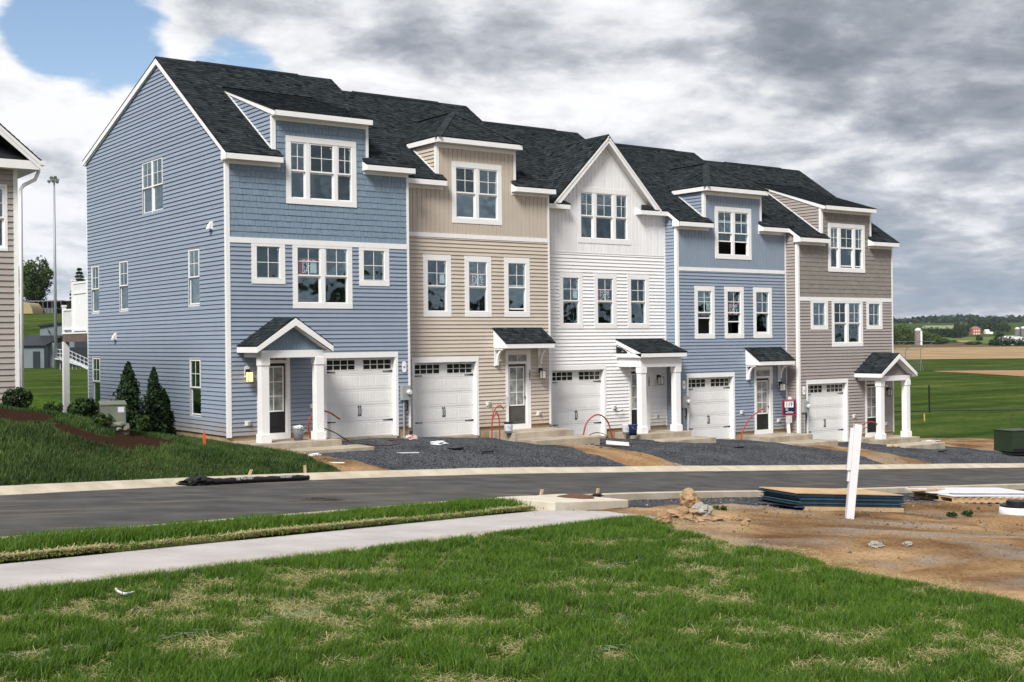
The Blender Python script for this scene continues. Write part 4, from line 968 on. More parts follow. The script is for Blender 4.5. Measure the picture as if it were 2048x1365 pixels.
            inn = [(-.06-.34*(1-math.cos(math.radians(90*k/n))), 2.06+(zz-.05-2.06)*math.sin(math.radians(90*k/n))) for k in range(n+1)]
            for k in range(n):
                q = [(x+.03, inn[k][0], inn[k][1]), (x+.03, out[k][0], out[k][1]), (x+.03, out[k+1][0], out[k+1][1]), (x+.03, inn[k+1][0], inn[k+1][1])]
                br.prism(q, (.07, 0, 0))
            br.build('bracket', M_TRIM, can)
    else:
        a, b = 3.56, 5.80; zt, ze, fy = 3.31, 2.81, -1.42; po = MB(); ps = MB(); L_ = math.hypot(zt-ze, -fy); vv = (0, -fy/L_, (zt-ze)/L_); k_ = (zt-ze)/-fy
        por = MB().box(a+.1, b-.1, -1.24, -.98, 2.27, 2.60).box(a+.1, a+.28, -.979, -.03, 2.28, 2.59).box(b-.28, b-.1, -.979, -.03, 2.28, 2.59).box(a, b, fy, fy+.03, ze-.18, ze-.03).build('porch', M_TRIM, H)
        e = MB()
        for x in (a, b-.03):
            e.prism([(x, fy+.03, ze-.03), (x, -.03, zt-.04), (x, -.03, zt-.2), (x, fy+.03, ze-.18)], (.03, 0, 0)); e.box(x, x+.03, fy+.031, -.03, ze-.19, ze-.045)
        e.box(a+.03, b-.03, fy+.03, -.03, ze-.195, ze-.18); e.build('eave', M_TRIM, por)
        MB().add([(a-.01, -.60, ze-.04), (a-.01, -.03, ze+.22), (a-.01, -.03, ze-.04), (a+.12, -.55, ze+.08)], [(0, 1, 3), (0, 3, 2), (1, 2, 3)], .3).build('return_roof', M_ROOF, por)
        MB().prism([(a+.05, fy+.04, ze-.17), (a+.05, -.02, ze-.17), (a+.05, -.02, zt-.06), (a+.05, fy+.04, ze-.05)], (.02, 0, 0)).build('cheek', SID['white'], por)
        roof_piece(po, ps, [(a-.02, 0), (b+.02, 0), (b+.02, L_), (a-.02, L_)], (0, fy-.02, ze), (1, 0, 0), vv, .035); po.t = [.4]*len(po.v); po.build('porch_roof', M_ROOF, por); ps.build('porch_shingles', M_ROOF, por, kind='stuff')
        for x in (a+.26, b-.26): column(por, x, -1.10, -.14, 2.27)
    lx = .57 if mir else 5.60
    wall_lamp(H, lx, 1.80, i == 0)
    outlet(H, .58 if mir else 5.55, .36); outlet(H, 2.67 if mir else 3.42, .78)
    if number:
        F = FRONT; un = dr0+.05 if mir else dr0+1.06-.05
        for k, ch in enumerate(number): place_text('house_number', text_mesh(ch, .16, M_BLACK, .002), F, un, .034, 1.80-k*.115, H)
    # meter beside the garage
    if i in (0, 3, 4):
        mx = 5.87 if mir else .28; mz = 1.07 if mir else 1.30
        em = MB().box(mx-.16, mx+.16, -.17, -.03, mz-.23, mz+.23).build('electric_meter', M_METER, H, bevel=.012)
        MB().lathe([(.075, 0), (.085, .02), (.085, .09), (.06, .12)], 18).build('dial', mat('dial_glass', (.55, .56, .56), .12, .1, 4, spec=.6), em).matrix_local = Matrix.Translation((mx+.07, -.17, mz+.02)) @ Matrix.Rotation(math.radians(90), 4, 'X')
        MB().tube([(mx-.06, -.09, mz-.23), (mx-.06, -.09, -.45)], .028, 8).build('conduit', M_METER, em)
        MB().tube([(mx+.06, -.09, mz-.23), (mx+.075, -.10, mz-.38), (mx+.06, -.10, mz-.52), (mx-.02, -.09, mz-.58)], .022, 8).build('cable', M_BLACK, em)
        ov = MB(); pts = [(mx+.0+.075*math.cos(t), -.03, mz+(.81 if mir else .65)+.10*(1 if math.sin(t) > 0 else -1)+.075*math.sin(t)) for t in [2*math.pi*(k+.5)/20 for k in range(20)]]
        ovo = ov.prism(pts, (0, -.02, 0)).build('number_plate', M_TRIM, H)
        q = mz+(.81 if mir else .65)
        for dx in (-.02, .022): MB().box(mx+dx-.013, mx+dx+.013, -.0535, -.051, q-.025, q+.03).build('mark', mat('mark_grey', (.09, .08, .07), .6), ovo)
    return H
SPEC = [('A', 0, 0, 'blue', 'shake', 'blue end town house with grey-blue shakes and a shed dormer beside the shrubs', '301'),
        ('B', .61, -.21, 'beige', 'beigebb', 'beige town house with hipped dormer, between the blue end house and the white one', '303'),
        ('C', 1.22, -.61, 'white', 'white', 'white town house with a tall pointed front gable', '305'),
        ('B', .61, -1.02, 'blue', 'bluebb', 'blue town house with vertical boards and hipped dormer, between white and taupe houses', '307'),
        ('A', 0, -1.42, 'taupe', 'tshake', 'taupe end town house with brown shakes and a shed dormer', '309')]
HOUSES = [house(i, *s) for i, s in enumerate(SPEC)]
for i, (u0, u1, z0, z1, tx) in enumerate(((2.29, 2.93, 4.73, 5.20, 'blue end house'), (2.70, 3.40, 4.73, 5.16, 'beige house'), (2.70, 3.40, 4.73, 5.14, 'white house'), (2.70, 3.40, 4.60, 5.06, 'blue house with boards'))):
    for_sale(Vector((UW*i, SPEC[i][1], SPEC[i][2])), FRONT, u0, u1, z0, z1, 'red and white FOR SALE sign in a window of the '+tx)
vent_m = mat('vent_white', (.72, .72, .72), .4)
for (y, z) in ((1.0, 6.13), (9.49, 2.95)):
    o = MB().box(-.055, -.02, y-.11, y+.11, z-.12, z+.13).prism([(-.055, y-.09, z+.11), (-.055, y-.09, z-.10), (-.17, y-.09, z-.10), (-.12, y-.09, z+.02)], (0, .18, 0)).build('wall_vent', vent_m, HOUSES[0])

# ------------------------------------------------------------------ deck behind the first house (its own part)
def deck():
    H = HOUSES[0]; M_PVC = mat('deck_vinyl', (.80, .80, .80), .4, .03); MW = mat('deck_wood', (.135, .10, .085), .8, .2, 3)
    d = MB().box(.0, 4.2, 12.62, 15.75, 2.80, 3.10).build('deck', MW, H)
    for x, y in ((.05, 15.6), (4.0, 15.6)): MB().box(x-.09, x+.13, y-.1, y+.1, -1.2, 2.80).build('support_post', M_PVC, d)
    MB().box(-.02, .03, 12.68, 15.78, 3.10, 3.16).build('deck_edge', M_PVC, d)
    for y, h in ((14.45, 5.10), (15.66, 4.16), (12.70, 5.10)):
        MB().box(-.02, .11, y-.065, y+.065, 3.161, h).box(-.04, .13, y-.085, y+.085, h, h+.03).prism([(-.03, y-.075, h+.03), (.12, y-.075, h+.03), (.12, y+.075, h+.03), (-.03, y+.075, h+.03)], (0, 0, .04)).build('railing_post', M_PVC, d)
    MB().box(.03, .06, 12.77, 14.38, 3.28, 4.60).box(.0, .09, 12.77, 14.38, 3.2, 3.28).box(.0, .09, 12.77, 14.38, 4.60, 4.66).box(.0, .09, 12.77, 14.38, 4.98, 5.05).build('privacy_panel', M_PVC, d)
    for k in range(18): y = 12.82+k*.088; MB().box(.02, .07, y, y+.05, 4.66, 4.98).build('slat', M_PVC, d)
    MB().box(.0, .09, 14.52, 15.59, 4.0, 4.06).box(.0, .09, 14.52, 15.59, 3.26, 3.31).build('hand_rail', M_PVC, d)
    for k in range(9): y = 14.58+k*.112; MB().box(.025, .065, y, y+.038, 3.31, 4.0).build('baluster', M_PVC, d)
deck()

# ------------------------------------------------------------------ neighbouring house at the left edge
def neighbour():
    bx, zb = -5.76, .95; N_ = thing('house', (bx, 0, zb), 'taupe house with white downspout behind the round box shrubs', 'house')
    S = SID['ntaupe']; wl = MB(); wt = 7.3-zb; F = VF((0, 0, 0), (1, 0, 0), (0, -1, 0))
    hole = [(-1.28, -.24, 5.12-zb, 6.83-zb)]
    panel(wl, F, [(-6.6, -.6), (0, -.6), (0, wt+.1), (-6.6, wt+.1)], [(-1.2, -.32, 5.2-zb, 6.75-zb)])
    wl.add([(0, 0, -.6), (0, 11, -.6), (0, 11, wt+.1), (0, 0, wt+.1)], [(0, 1, 2, 3)]); wl.add([(-6.6, 0, -.6), (-6.6, 11, -.6), (-6.6, 11, wt+.1), (-6.6, 0, wt+.1)], [(0, 1, 2, 3)]); wl.add([(-6.6, 11, -.6), (0, 11, -.6), (0, 11, wt+.1), (-6.6, 11, wt+.1)], [(0, 1, 2, 3)])
    wl.add([(-6.6, .35, wt), (0, .35, wt), (-3.3, .35, wt+3.0)], [(0, 1, 2)]); wl.build('wall', S, N_)
    MB().box(-6.5, -.1, 2.5, 2.6, -.5, wt).box(-6.5, -.1, .2, 10.8, wt-.1, wt).box(-6.5, -.1, .2, 10.8, 2.6, 2.7).build('interior', M_DRY, N_)
    siding(N_, F, [(-3.4, -.25), (-.09, -.25), (-.09, wt-.06), (-3.4, wt-.06)], hole, S, .152)
    siding(N_, VF((0, .35, 0), (1, 0, 0), (0, -1, 0)), [(-3.3, wt+.3), (-.35, wt+.3), (-3.3, wt+2.9)], [], S, .152)
    MB().box(-.09, .02, -.03, 0, -.3, wt).build('corner_board', M_TRIM, N_)
    window(N_, F, -1.28, -.24, 5.12-zb, 6.83-zb, (.07, .07, .07, .07), [(-1.16, -.36)], 5.26-zb, 6.70-zb, 5.98-zb)
    rs = .85; O = .52; px = -3.3; rz = wt+.05+.85*(3.3+O)
    rf = MB(); sg = MB(); c = 1/math.sqrt(1+rs*rs)
    for sgn in (1, -1):
        run = 3.3+O; roof_piece(rf, sg, [(-.42, 0), (11.3, 0), (11.3, run/c), (-.42, run/c)], (px+sgn*run, 0, wt+.16), (0, 1, 0), (-sgn*c, 0, rs*c)) if sgn > 0 else rf.prism([(px-run, -.42, wt+.16), (px, -.42, wt+.16+rs*run), (px, 11.3, wt+.16+rs*run), (px-run, 11.3, wt+.16)], (0, 0, -.05))
    # pent roof over the eave return
    rf.prism([(px-3.7, -.30, wt+.16), (.30, -.30, wt+.16), (-.15, .34, wt+.55), (px-3.2, .34, wt+.55)], (0, 0, -.04)); sg.add([(px-3.7, -.30, wt+.175), (.30, -.30, wt+.175), (-.15, .34, wt+.56), (px-3.2, .34, wt+.56)], [(0, 1, 2, 3)], .4)
    rf.t = [.4]*len(rf.v); ro = rf.build('roof', M_ROOF, N_); sg.build('shingles', M_ROOF, ro, kind='stuff')
    r1 = MB(); run = 3.3+O
    for sgn in (1, -1): r1.prism([(px+sgn*run, -.44, wt+.11), (px, -.44, wt+.11+rs*run), (px, -.44, wt+.11+rs*run-.30), (px+sgn*(run-.02), -.44, wt-.08)], (0, .03, 0)).prism([(px+sgn*run, -.455, wt+.11), (px, -.455, wt+.11+rs*run), (px, -.455, wt+.11+rs*run-.12), (px+sgn*(run-.02), -.455, wt+.03)], (0, .014, 0))
    r1.build('rake_board', M_TRIM, N_)
    MB().box(px-3.8, .50, -.42, -.39, wt-.08, wt+.14).box(px-3.8, .50, -.39, -.0, wt-.07, wt-.05).box(.0, .50, .0, 11.2, wt-.07, wt-.05).build('eave', M_TRIM, N_)
    MB().prism([(.50, -.45, wt+.04), (.60, -.45, wt+.04), (.63, -.45, wt+.13), (.63, -.45, wt+.16), (.50, -.45, wt+.16)], (0, 11.7, 0)).build('gutter', M_TRIM, N_)
    ds = MB().tube([(.52, -.12, wt+.03), (.52, -.12, wt-.10), (.44, -.10, wt-.30), (.16, -.09, wt-.46), (.075, -.085, wt-.58), (.07, -.085, -.15)], .048, 8).build('downspout', M_TRIM, N_, smooth=True)
neighbour()

# ------------------------------------------------------------------ foliage
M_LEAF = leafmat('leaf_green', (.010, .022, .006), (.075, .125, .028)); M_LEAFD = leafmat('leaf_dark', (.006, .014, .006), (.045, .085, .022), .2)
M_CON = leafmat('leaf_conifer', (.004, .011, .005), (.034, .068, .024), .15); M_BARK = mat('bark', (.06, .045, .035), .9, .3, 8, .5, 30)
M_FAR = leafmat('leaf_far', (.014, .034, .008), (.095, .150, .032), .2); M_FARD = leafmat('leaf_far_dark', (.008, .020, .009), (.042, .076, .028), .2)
def leaf_cloud(pts, nrm, size, tint, m, name='crown', up=.0, aspect=1.6):
    n = len(pts); d = RNG.normal(size=(n, 3)); d = d/np.linalg.norm(d, axis=1)[:, None]+nrm*.9; d /= np.linalg.norm(d, axis=1)[:, None]
    t = RNG.normal(size=(n, 3)); t[:, 2] += up; t -= d*(t*d).sum(1)[:, None]; t /= np.linalg.norm(t, axis=1)[:, None]; b = np.cross(d, t)
    sz = np.asarray(size)*RNG.uniform(.6, 1.3, n); L = t*(sz*aspect)[:, None]; B = b*sz[:, None]
    v = np.stack([pts-L, pts-B*.8, pts+L, pts+B*.8], 1).reshape(-1, 3); idx = np.arange(4*n)
    return fast_mesh(name, v, idx, np.full(n, 4), m, np.repeat(tint, 4))
def crown_points(n, seed, shape='round', clumps=26):
    r = np.random.default_rng(seed); c = r.normal(size=(clumps, 3)); c /= np.linalg.norm(c, axis=1)[:, None]; rad = r.uniform(.45, .80, clumps)
    c = c*rad[:, None]; c[:, 2] = c[:, 2]*.85; cs = r.uniform(.18, .36, clumps); br = r.uniform(-.25, .25, clumps)
    k = r.integers(0, clumps, n); p = r.normal(size=(n, 3)); p /= np.linalg.norm(p, axis=1)[:, None]; q = c[k]+p*(cs[k]*r.uniform(.55, 1.05, n)**.5)[:, None]
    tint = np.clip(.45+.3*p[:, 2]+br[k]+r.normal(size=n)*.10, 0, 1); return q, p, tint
def bush(name, loc, rx, rz, n, leaf, m, label, group=None, shape='round', cat='shrub', seed=1):
    t = thing(name, loc, label, cat, group); r = np.random.default_rng(seed)
    if shape == 'cone':
        h = r.uniform(0, 1, n)**1.05; prof = np.where(h < .12, .75+h*2, np.clip(1.05*(1-h)**.72, 0.02, 1)); a = r.uniform(0, 2*math.pi, n); lump = 1+.22*np.sin(a*3+h*17+seed)+.15*np.sin(a*7-h*31+seed*2)
        rr = prof*lump*r.uniform(.50, 1.16, n)
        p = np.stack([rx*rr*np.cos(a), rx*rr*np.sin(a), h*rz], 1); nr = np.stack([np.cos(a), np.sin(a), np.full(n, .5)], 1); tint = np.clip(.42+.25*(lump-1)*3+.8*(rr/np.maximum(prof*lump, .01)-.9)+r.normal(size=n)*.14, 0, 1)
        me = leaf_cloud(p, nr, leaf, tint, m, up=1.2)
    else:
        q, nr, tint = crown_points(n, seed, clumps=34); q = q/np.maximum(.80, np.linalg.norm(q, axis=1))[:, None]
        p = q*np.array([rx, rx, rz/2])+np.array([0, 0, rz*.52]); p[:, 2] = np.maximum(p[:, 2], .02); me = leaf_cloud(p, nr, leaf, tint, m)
    o = bpy.data.objects.new('foliage', me); link(o, t); MB().tube([(0, 0, -.05), (.01, 0, rz*.55)], rx*.07+.008, 6).build('stem', M_BARK, t); return t
def place(px, py, D, lift=0.):
    p = at_depth(px, py, D); return Vector((p.x, p.y, hz(p.x, p.y)+lift))
bush('arborvitae', place(258, 870, 32.2), .43, 1.78, 5200, .030, M_CON, 'dark arborvitae shrub with one thin leading shoot, beside the utility cabinet', 'arborvitae against the blue side wall', 'cone', seed=3)
bush('arborvitae', place(309, 870, 33.3), .33, 1.78, 4600, .030, M_CON, 'narrow dark arborvitae in the middle of three by the blue wall', 'arborvitae against the blue side wall', 'cone', seed=4)
bush('arborvitae', place(329, 872, 34.0), .28, 1.30, 3600, .030, M_CON, 'shorter arborvitae at the house corner end of the bed', 'arborvitae against the blue side wall', 'cone', seed=8)
bush('shrub', place(290, 880, 31.8), .20, .46, 1100, .026, M_LEAF, 'small light green shrub in the mulch between the arborvitae', seed=5)
bush('box_shrub', place(35, 812, 30.4), .34, .58, 2600, .020, M_LEAFD, 'round clipped box shrub at the corner of the taupe house', 'clipped box shrubs', seed=6)
bush('box_shrub', place(107, 832, 31.0), .24, .40, 1500, .020, M_LEAFD, 'smaller round box shrub beside the white deck post', 'clipped box shrubs', seed=7)
bush('shrub', place(172, 868, 31.0), .42, .62, 2600, .028, M_LEAFD, 'dark spreading shrub left of the utility cabinet', seed=9)
bush('shrub', place(205, 888, 30.0), .26, .36, 1000, .024, M_LEAF, 'leafy low shrub growing in front of the utility cabinet', seed=10)

def blades(name, x, y, z, h, w, tint, m, lean=.45, parent=None, kind='stuff'):
    n = len(x); az = RNG.uniform(0, 2*math.pi, n); la = RNG.normal(.6, 1.1, n); ln = np.abs(RNG.normal(lean, .22, n))*h
    sx, sy = np.cos(az)*w/2, np.sin(az)*w/2; lx, ly = np.cos(la)*ln, np.sin(la)*ln; Z = np.zeros(n)
    v = np.stack([np.stack([x-sx, y-sy, z-.01], 1), np.stack([x+sx, y+sy, z-.01], 1), np.stack([x-sx*.75+lx*.3, y-sy*.75+ly*.3, z+h*.58], 1), np.stack([x+sx*.75+lx*.3, y+sy*.75+ly*.3, z+h*.58], 1), np.stack([x+lx, y+ly, z+h*(1-.25*np.clip(ln/np.maximum(h, 1e-4), 0, 1))], 1)], 1).reshape(-1, 3)
    b = (np.arange(n)*5)[:, None]; idx = np.concatenate([b+np.array([[0, 1, 3, 2]]), b+np.array([[2, 3, 4]])], 1).ravel(); sizes = np.tile([4, 3], n)
    me = fast_mesh(name, v, idx, sizes, m, np.repeat(tint, 5)); o = bpy.data.objects.new(name, me); link(o, parent, kind); return o
def straw(name, x, y, z, L, m, tint, wd=.0045):
    n = len(x); az = RNG.uniform(0, math.pi, n); el = RNG.normal(0, .16, n); dx, dy, dz = np.cos(az)*L/2, np.sin(az)*L/2, np.sin(el)*L/2; nx, ny = -np.sin(az)*wd/2, np.cos(az)*wd/2
    zz = z+.006+np.abs(dz)
    v = np.stack([np.stack([x-dx-nx, y-dy-ny, zz-dz], 1), np.stack([x-dx+nx, y-dy+ny, zz-dz], 1), np.stack([x+dx+nx, y+dy+ny, zz+dz+.003], 1), np.stack([x+dx-nx, y+dy-ny, zz+dz+.003], 1)], 1).reshape(-1, 3)
    me = fast_mesh(name, v, np.arange(4*n), np.full(n, 4), m, np.repeat(tint, 4)); o = bpy.data.objects.new(name, me); link(o, None, 'stuff'); return o
M_GRASS = leafmat('grass_blade', (.010, .042, .003), (.140, .250, .024), .35); M_GRASSD = leafmat('grass_blade_dark', (.008, .028, .006), (.105, .180, .040), .3)
M_STRAW = leafmat('straw', (.20, .175, .075), (.54, .48, .25), .15)
def lawn_front():
    n = 900000; d = RNG.uniform(6.4, 25, n); a = RNG.uniform(-.50, .50, n)*d; x = CAM.x+a*math.cos(YAW)+d*math.sin(YAW); y = CAM.y-a*math.sin(YAW)+d*math.cos(YAW)
    e = lawn_near(x, y); k = e > .0; x, y, d, e = x[k], y[k], d[k], e[k]; s, nn = street(x, y)
    big = vnoise(x, y, .42, 3, 40); fine = vnoise(x, y, 2.2, 3, 41); tuft = vnoise(x, y, 5.5, 2, 42)
    edge = sstep(1.3, .15, nn-10.12)                                   # lush beside the pavement
    g = (big-.5)*1.7+(fine-.5)*2.4+(tuft-.5)*2.6+.10+edge*.85+.35*sstep(14, 8, d)*(vnoise(x, y, .7, 2, 44)-.35)
    lush = sstep(-.45, .75, g); keep = RNG.random(len(x)) < .50+.50*lush; x, y, d, lush, nn, e, edge = [q[keep] for q in (x, y, d, lush, nn, e, edge)]
    h = (.026+.100*lush**1.4)*RNG.uniform(.45, 1.3, len(x))+.045*edge*RNG.uniform(.2, 1, len(x)); h *= np.clip(.35+e*1.6, .35, 1)
    z = height(x, y); tint = np.clip(RNG.normal(.42, .17, len(x))+.16*(1-lush)+.25*(vnoise(x, y, 1.1, 3, 45)-.5), 0, 1)
    blades('lawn_grass', x, y, z, h, .0035+.00042*d*RNG.uniform(.8, 1.2, len(x)), tint, M_GRASS, .55)['label'] = 'patchy green lawn with straw showing through'
    n = 480000; d = RNG.uniform(6.4, 24, n); a = RNG.uniform(-.5, .5, n)*d; x = CAM.x+a*math.cos(YAW)+d*math.sin(YAW); y = CAM.y-a*math.sin(YAW)+d*math.cos(YAW)
    e = lawn_near(x, y); big = vnoise(x, y, .42, 3, 40); fine = vnoise(x, y, 2.2, 3, 41); g = (big-.5)*1.7+(fine-.5)*2.4+.0; sdens = sstep(.6, -.45, g)
    k = (e > -.35) & (RNG.random(n) < .20+.42*sdens); x, y, d = x[k], y[k], d[k]
    z = height(x, y)+RNG.uniform(0, .03, len(x)); straw('straw_mulch', x, y, z, RNG.uniform(.04, .12, len(x)), M_STRAW, np.clip(RNG.normal(.5, .22, len(x)), 0, 1), .0034)['label'] = 'dry straw lying between the grass'
    # verge between pavement and road
    n = 120000; s = RNG.uniform(-31, -6.6, n); q = RNG.uniform(7.02, 8.36, n); end = sstep(-6.6, -7.6, s); x, y = street_xy(s, q); mat_ = sstep(7.75, 8.05, q+.35*(vnoise(x, y, 1.2, 2, 50)-.5))
    k = RNG.random(n) < np.clip(1-.93*mat_, 0, 1)*np.clip(.2+end, 0, 1); s, q, x, y, mat_ = s[k], q[k], x[k], y[k], mat_[k]; z = height(x, y)+.0+.05*sstep(7, 7.3, q)
    h = RNG.uniform(.07, .20, len(x))*(1-.55*mat_)*(.75+.5*vnoise(x, y, 1.5, 2, 51)); dd = viewcoord(x, y)[1]
    blades('verge_grass', x, y, z, h, .006+.0003*dd, np.clip(RNG.normal(.48, .17, len(x)), 0, 1), M_GRASS, .45)['label'] = 'long green grass on the verge strip'
    n = 52000; s = RNG.uniform(-31, -6.9, n); x0, y0 = street_xy(s, np.full(n, 8.2)); wv = vnoise(x0, y0, .9, 3, 52); gap = vnoise(x0, y0, .35, 2, 53)
    q = 8.24-.30*np.abs(RNG.normal(0, .55, n))*(.4+wv); x, y = street_xy(s, q); k = (RNG.random(n) < np.where(gap > .40, 1, .12)) & (q > 7.6); x, y, q = x[k], y[k], q[k]
    z = height(x, y)+.03+.07*np.clip((q-7.75)/.5, 0, 1)*RNG.uniform(0, 1, len(x)); straw('straw_edge', x, y, z, RNG.uniform(.05, .15, len(x)), M_STRAW, np.clip(RNG.normal(.55, .22, len(x)), 0, 1), .007)['label'] = 'strip of straw along the edge of the pavement'
def lawn_side():
    n = 330000; x = RNG.uniform(-17, .9, n); y = RNG.uniform(-13.5, 2.2, n); a, d = viewcoord(x, y); e = lawn_left(x, y); mu = mulch_mask(x, y)
    k = (e > 0) & (a/d > -.5) & (mu < .05) & ~((x > -.12) & (y > -.03)) & ~((x > -12.4) & (x < -5.6) & (y > -.05)); x, y, d, e = x[k], y[k], d[k], e[k]
    p = vnoise(x, y, .8, 3, 60); h = (.05+.17*p**1.4)*RNG.uniform(.5, 1.35, len(x))*np.clip(.4+e*2, .4, 1); z = height(x, y)
    blades('bank_grass', x, y, z, h, .011+.004*RNG.random(len(x)), np.clip(RNG.normal(.40, .20, len(x))+.75*(vnoise(x, y, 1.6, 3, 61)-.5)+.4*(vnoise(x, y, .5, 2, 63)-.5), 0, 1), M_GRASSD, .5)['label'] = 'dense dark green grass on the bank beside the blue house'
    # thin rough grass along the dirt edges and on the land behind
    n = 60000; x = RNG.uniform(-6, 3.5, n); y = RNG.uniform(12.5, 45, n); z = height(x, y); blades('rough_grass', x, y, z, RNG.uniform(.04, .10, n), .03, np.clip(RNG.normal(.55, .15, n), 0, 1), M_GRASS, .5)['label'] = 'mown grass behind the deck'
lawn_front(); lawn_side()

# ------------------------------------------------------------------ land and buildings far off
def draped(name, corners, m, dz=.15, nu=24, nv=10, kind='structure'):
    """corners: (px, D) x4 as seen over the field, laid on the terrain"""
    (p0, d0), (p1, d1), (p2, d2), (p3, d3) = corners; P = []
    for j in range(nv+1):
        for i in range(nu+1):
            u, v = i/nu, j/nv; px = (p0*(1-u)+p1*u)*(1-v)+(p3*(1-u)+p2*u)*v; d = (d0*(1-u)+d1*u)*(1-v)+(d3*(1-u)+d2*u)*v
            q = at_depth(px, 690, d); P.append((q.x, q.y))
    P = np.array(P); z = height(P[:, 0], P[:, 1])+dz; f = [(j*(nu+1)+i, j*(nu+1)+i+1, (j+1)*(nu+1)+i+1, (j+1)*(nu+1)+i) for j in range(nv) for i in range(nu)]
    me = bpy.data.meshes.new(name); me.from_pydata([(*a, b) for a, b in zip(P, z)], [], f); me.materials.append(m); o = bpy.data.objects.new(name, me); link(o, None, kind); me.shade_smooth(); return o
M_CROP = mat('stubble', (.235, .165, .090), 1., .2, .05, spec=0, col2=(.36, .265, .155), detail=8, stretch=(1, 1, 1)); M_PLOUGH = mat('ploughed', (.10, .066, .042), 1., .2, .06, spec=0, col2=(.165, .115, .075), detail=8)
M_INF = mat('infield', (.26, .155, .085), 1., .15, .08, spec=0, col2=(.34, .215, .125), detail=6); M_PAST = mat('pasture', (.075, .115, .038), 1., .2, .01, spec=0, col2=(.125, .155, .062), detail=6)
M_LINE = mat('field_edge', (.028, .045, .012), .95, .3, .3)
draped('crop_field', [(1500, 366), (2700, 366), (2700, 600), (1500, 600)], M_CROP, .12)
draped('ploughed_field', [(1500, 604), (2060, 600), (1900, 745), (1500, 760)], M_PLOUGH, .15)
draped('infield', [(1866, 243), (2300, 158), (2300, 246), (1866, 246)], M_INF, .06)
draped('ditch', [(1500, 248), (2700, 248), (2700, 253), (1500, 253)], M_LINE, .10, 30, 2)
draped('ditch', [(1500, 114), (2700, 116.5), (2700, 118.2), (1500, 115.8)], M_LINE, .05, 30, 2)
draped('pasture', [(1880, 760), (2700, 700), (2700, 1150), (1860, 1050)], M_PAST, .2)
draped('crop_field', [(1885, 800), (1935, 815), (1945, 900), (1880, 900)], M_CROP, .5, 10, 6)
draped('pasture', [(1840, 1450), (1905, 1450), (1910, 1750), (1850, 1800)], mat('pale_field', (.21, .235, .125), .95, .1, .01), 1.0, 12, 8)

PROTO = {}
def tree_proto(key, n, seed, m, leaf, clumps=26):
    q, nr, t = crown_points(n, seed, clumps=clumps); return leaf_cloud(q, nr, leaf, t, m)
for k_, (n_, s_, m_, lf_) in enumerate(((1100, 21, M_FAR, .062), (1100, 22, M_FARD, .062), (1100, 23, M_FARD, .062), (1100, 24, M_FAR, .062))): PROTO[k_] = tree_proto(k_, n_, s_, m_, lf_)
TRUNK = MB().tube([(0, 0, -1.2), (.02, 0, 0), (0, .03, .6)], .055, 6, r1=.02).mesh('trunk', M_BARK)
def far_tree(px, ytop, ybase, D, wpx, kind, label, group, name='tree'):
    h = (ybase-ytop)*D/CAM_F; w = wpx*D/CAM_F; p = at_depth(px, ybase, D); zg = hz(p.x, p.y); z0 = min(p.z, zg+.0)
    zt = at_depth(px, ytop, D).z; t = thing(name, (p.x, p.y, zg), label, 'tree', group)
    c = bpy.data.objects.new('crown', PROTO[kind]); link(c, t); hh = max(zt-zg, 2.); c.scale = (w/1.6, w/1.6, hh*.64); c.location = (0, 0, hh*.48); c.rotation_euler = (0, 0, random.uniform(0, 6))
    k = bpy.data.objects.new('trunk', TRUNK); link(k, t); k.scale = (w*.9, w*.9, hh*.3); k.location = (0, 0, hh*.32); return t
for k in range(30):                                                  # wooded slope beside the silo
    px = 1770+k*4.6+random.uniform(-2, 2); top = np.interp(px, [1770, 1790, 1830, 1870, 1905], [640, 645, 652, 668, 688])+random.uniform(-1.5, 2)
    far_tree(px, top, np.interp(px, [1770, 1905], [688, 694]), random.uniform(735, 830), random.uniform(20, 30), random.choice((0, 3)), 'leafy green tree in the wood on the slope beside the silo', 'trees of the slope wood')
for k in range(17): far_tree(1842+k*5.4, random.uniform(654, 659)+max(0, k-11)*.9, 675, random.uniform(1020, 1080), random.uniform(12, 18), random.choice((1, 2)), 'dark tree in the hedgerow below the pale field', 'hedgerow trees')
for px, top, w in ((1916, 645, 16), (1927, 648, 15), (1938, 641, 16), (1950, 640, 18), (1962, 642, 16), (1974, 644, 15), (1984, 641, 17), (1996, 641, 18), (2007, 645, 16), (2016, 650, 13)):
    far_tree(px, top, 664, random.uniform(1230, 1290), w, random.choice((1, 2)), 'tall dark tree in the grove around the brick farmhouse', 'grove behind the farmhouse')
for px, top, w in ((1991, 675, 24), (2004, 671, 27), (2019, 673, 25), (2033, 680, 22), (2046, 676, 25), (2062, 674, 26)): far_tree(px, top, 700, random.uniform(610, 640), w, random.choice((1, 2)), 'broad dark tree in front of the white barn roof', 'trees in front of the barn')
far_tree(1999, 663, 676, 860, 22, 1, 'dark tree behind the white barn roof', None)
far_tree(1958, 670, 682, 890, 14, 2, 'single round dark bush in the pasture', None, 'bush'); far_tree(1946, 682, 696, 700, 30, 3, 'wide olive green bush at the edge of the stubble field', None, 'bush')
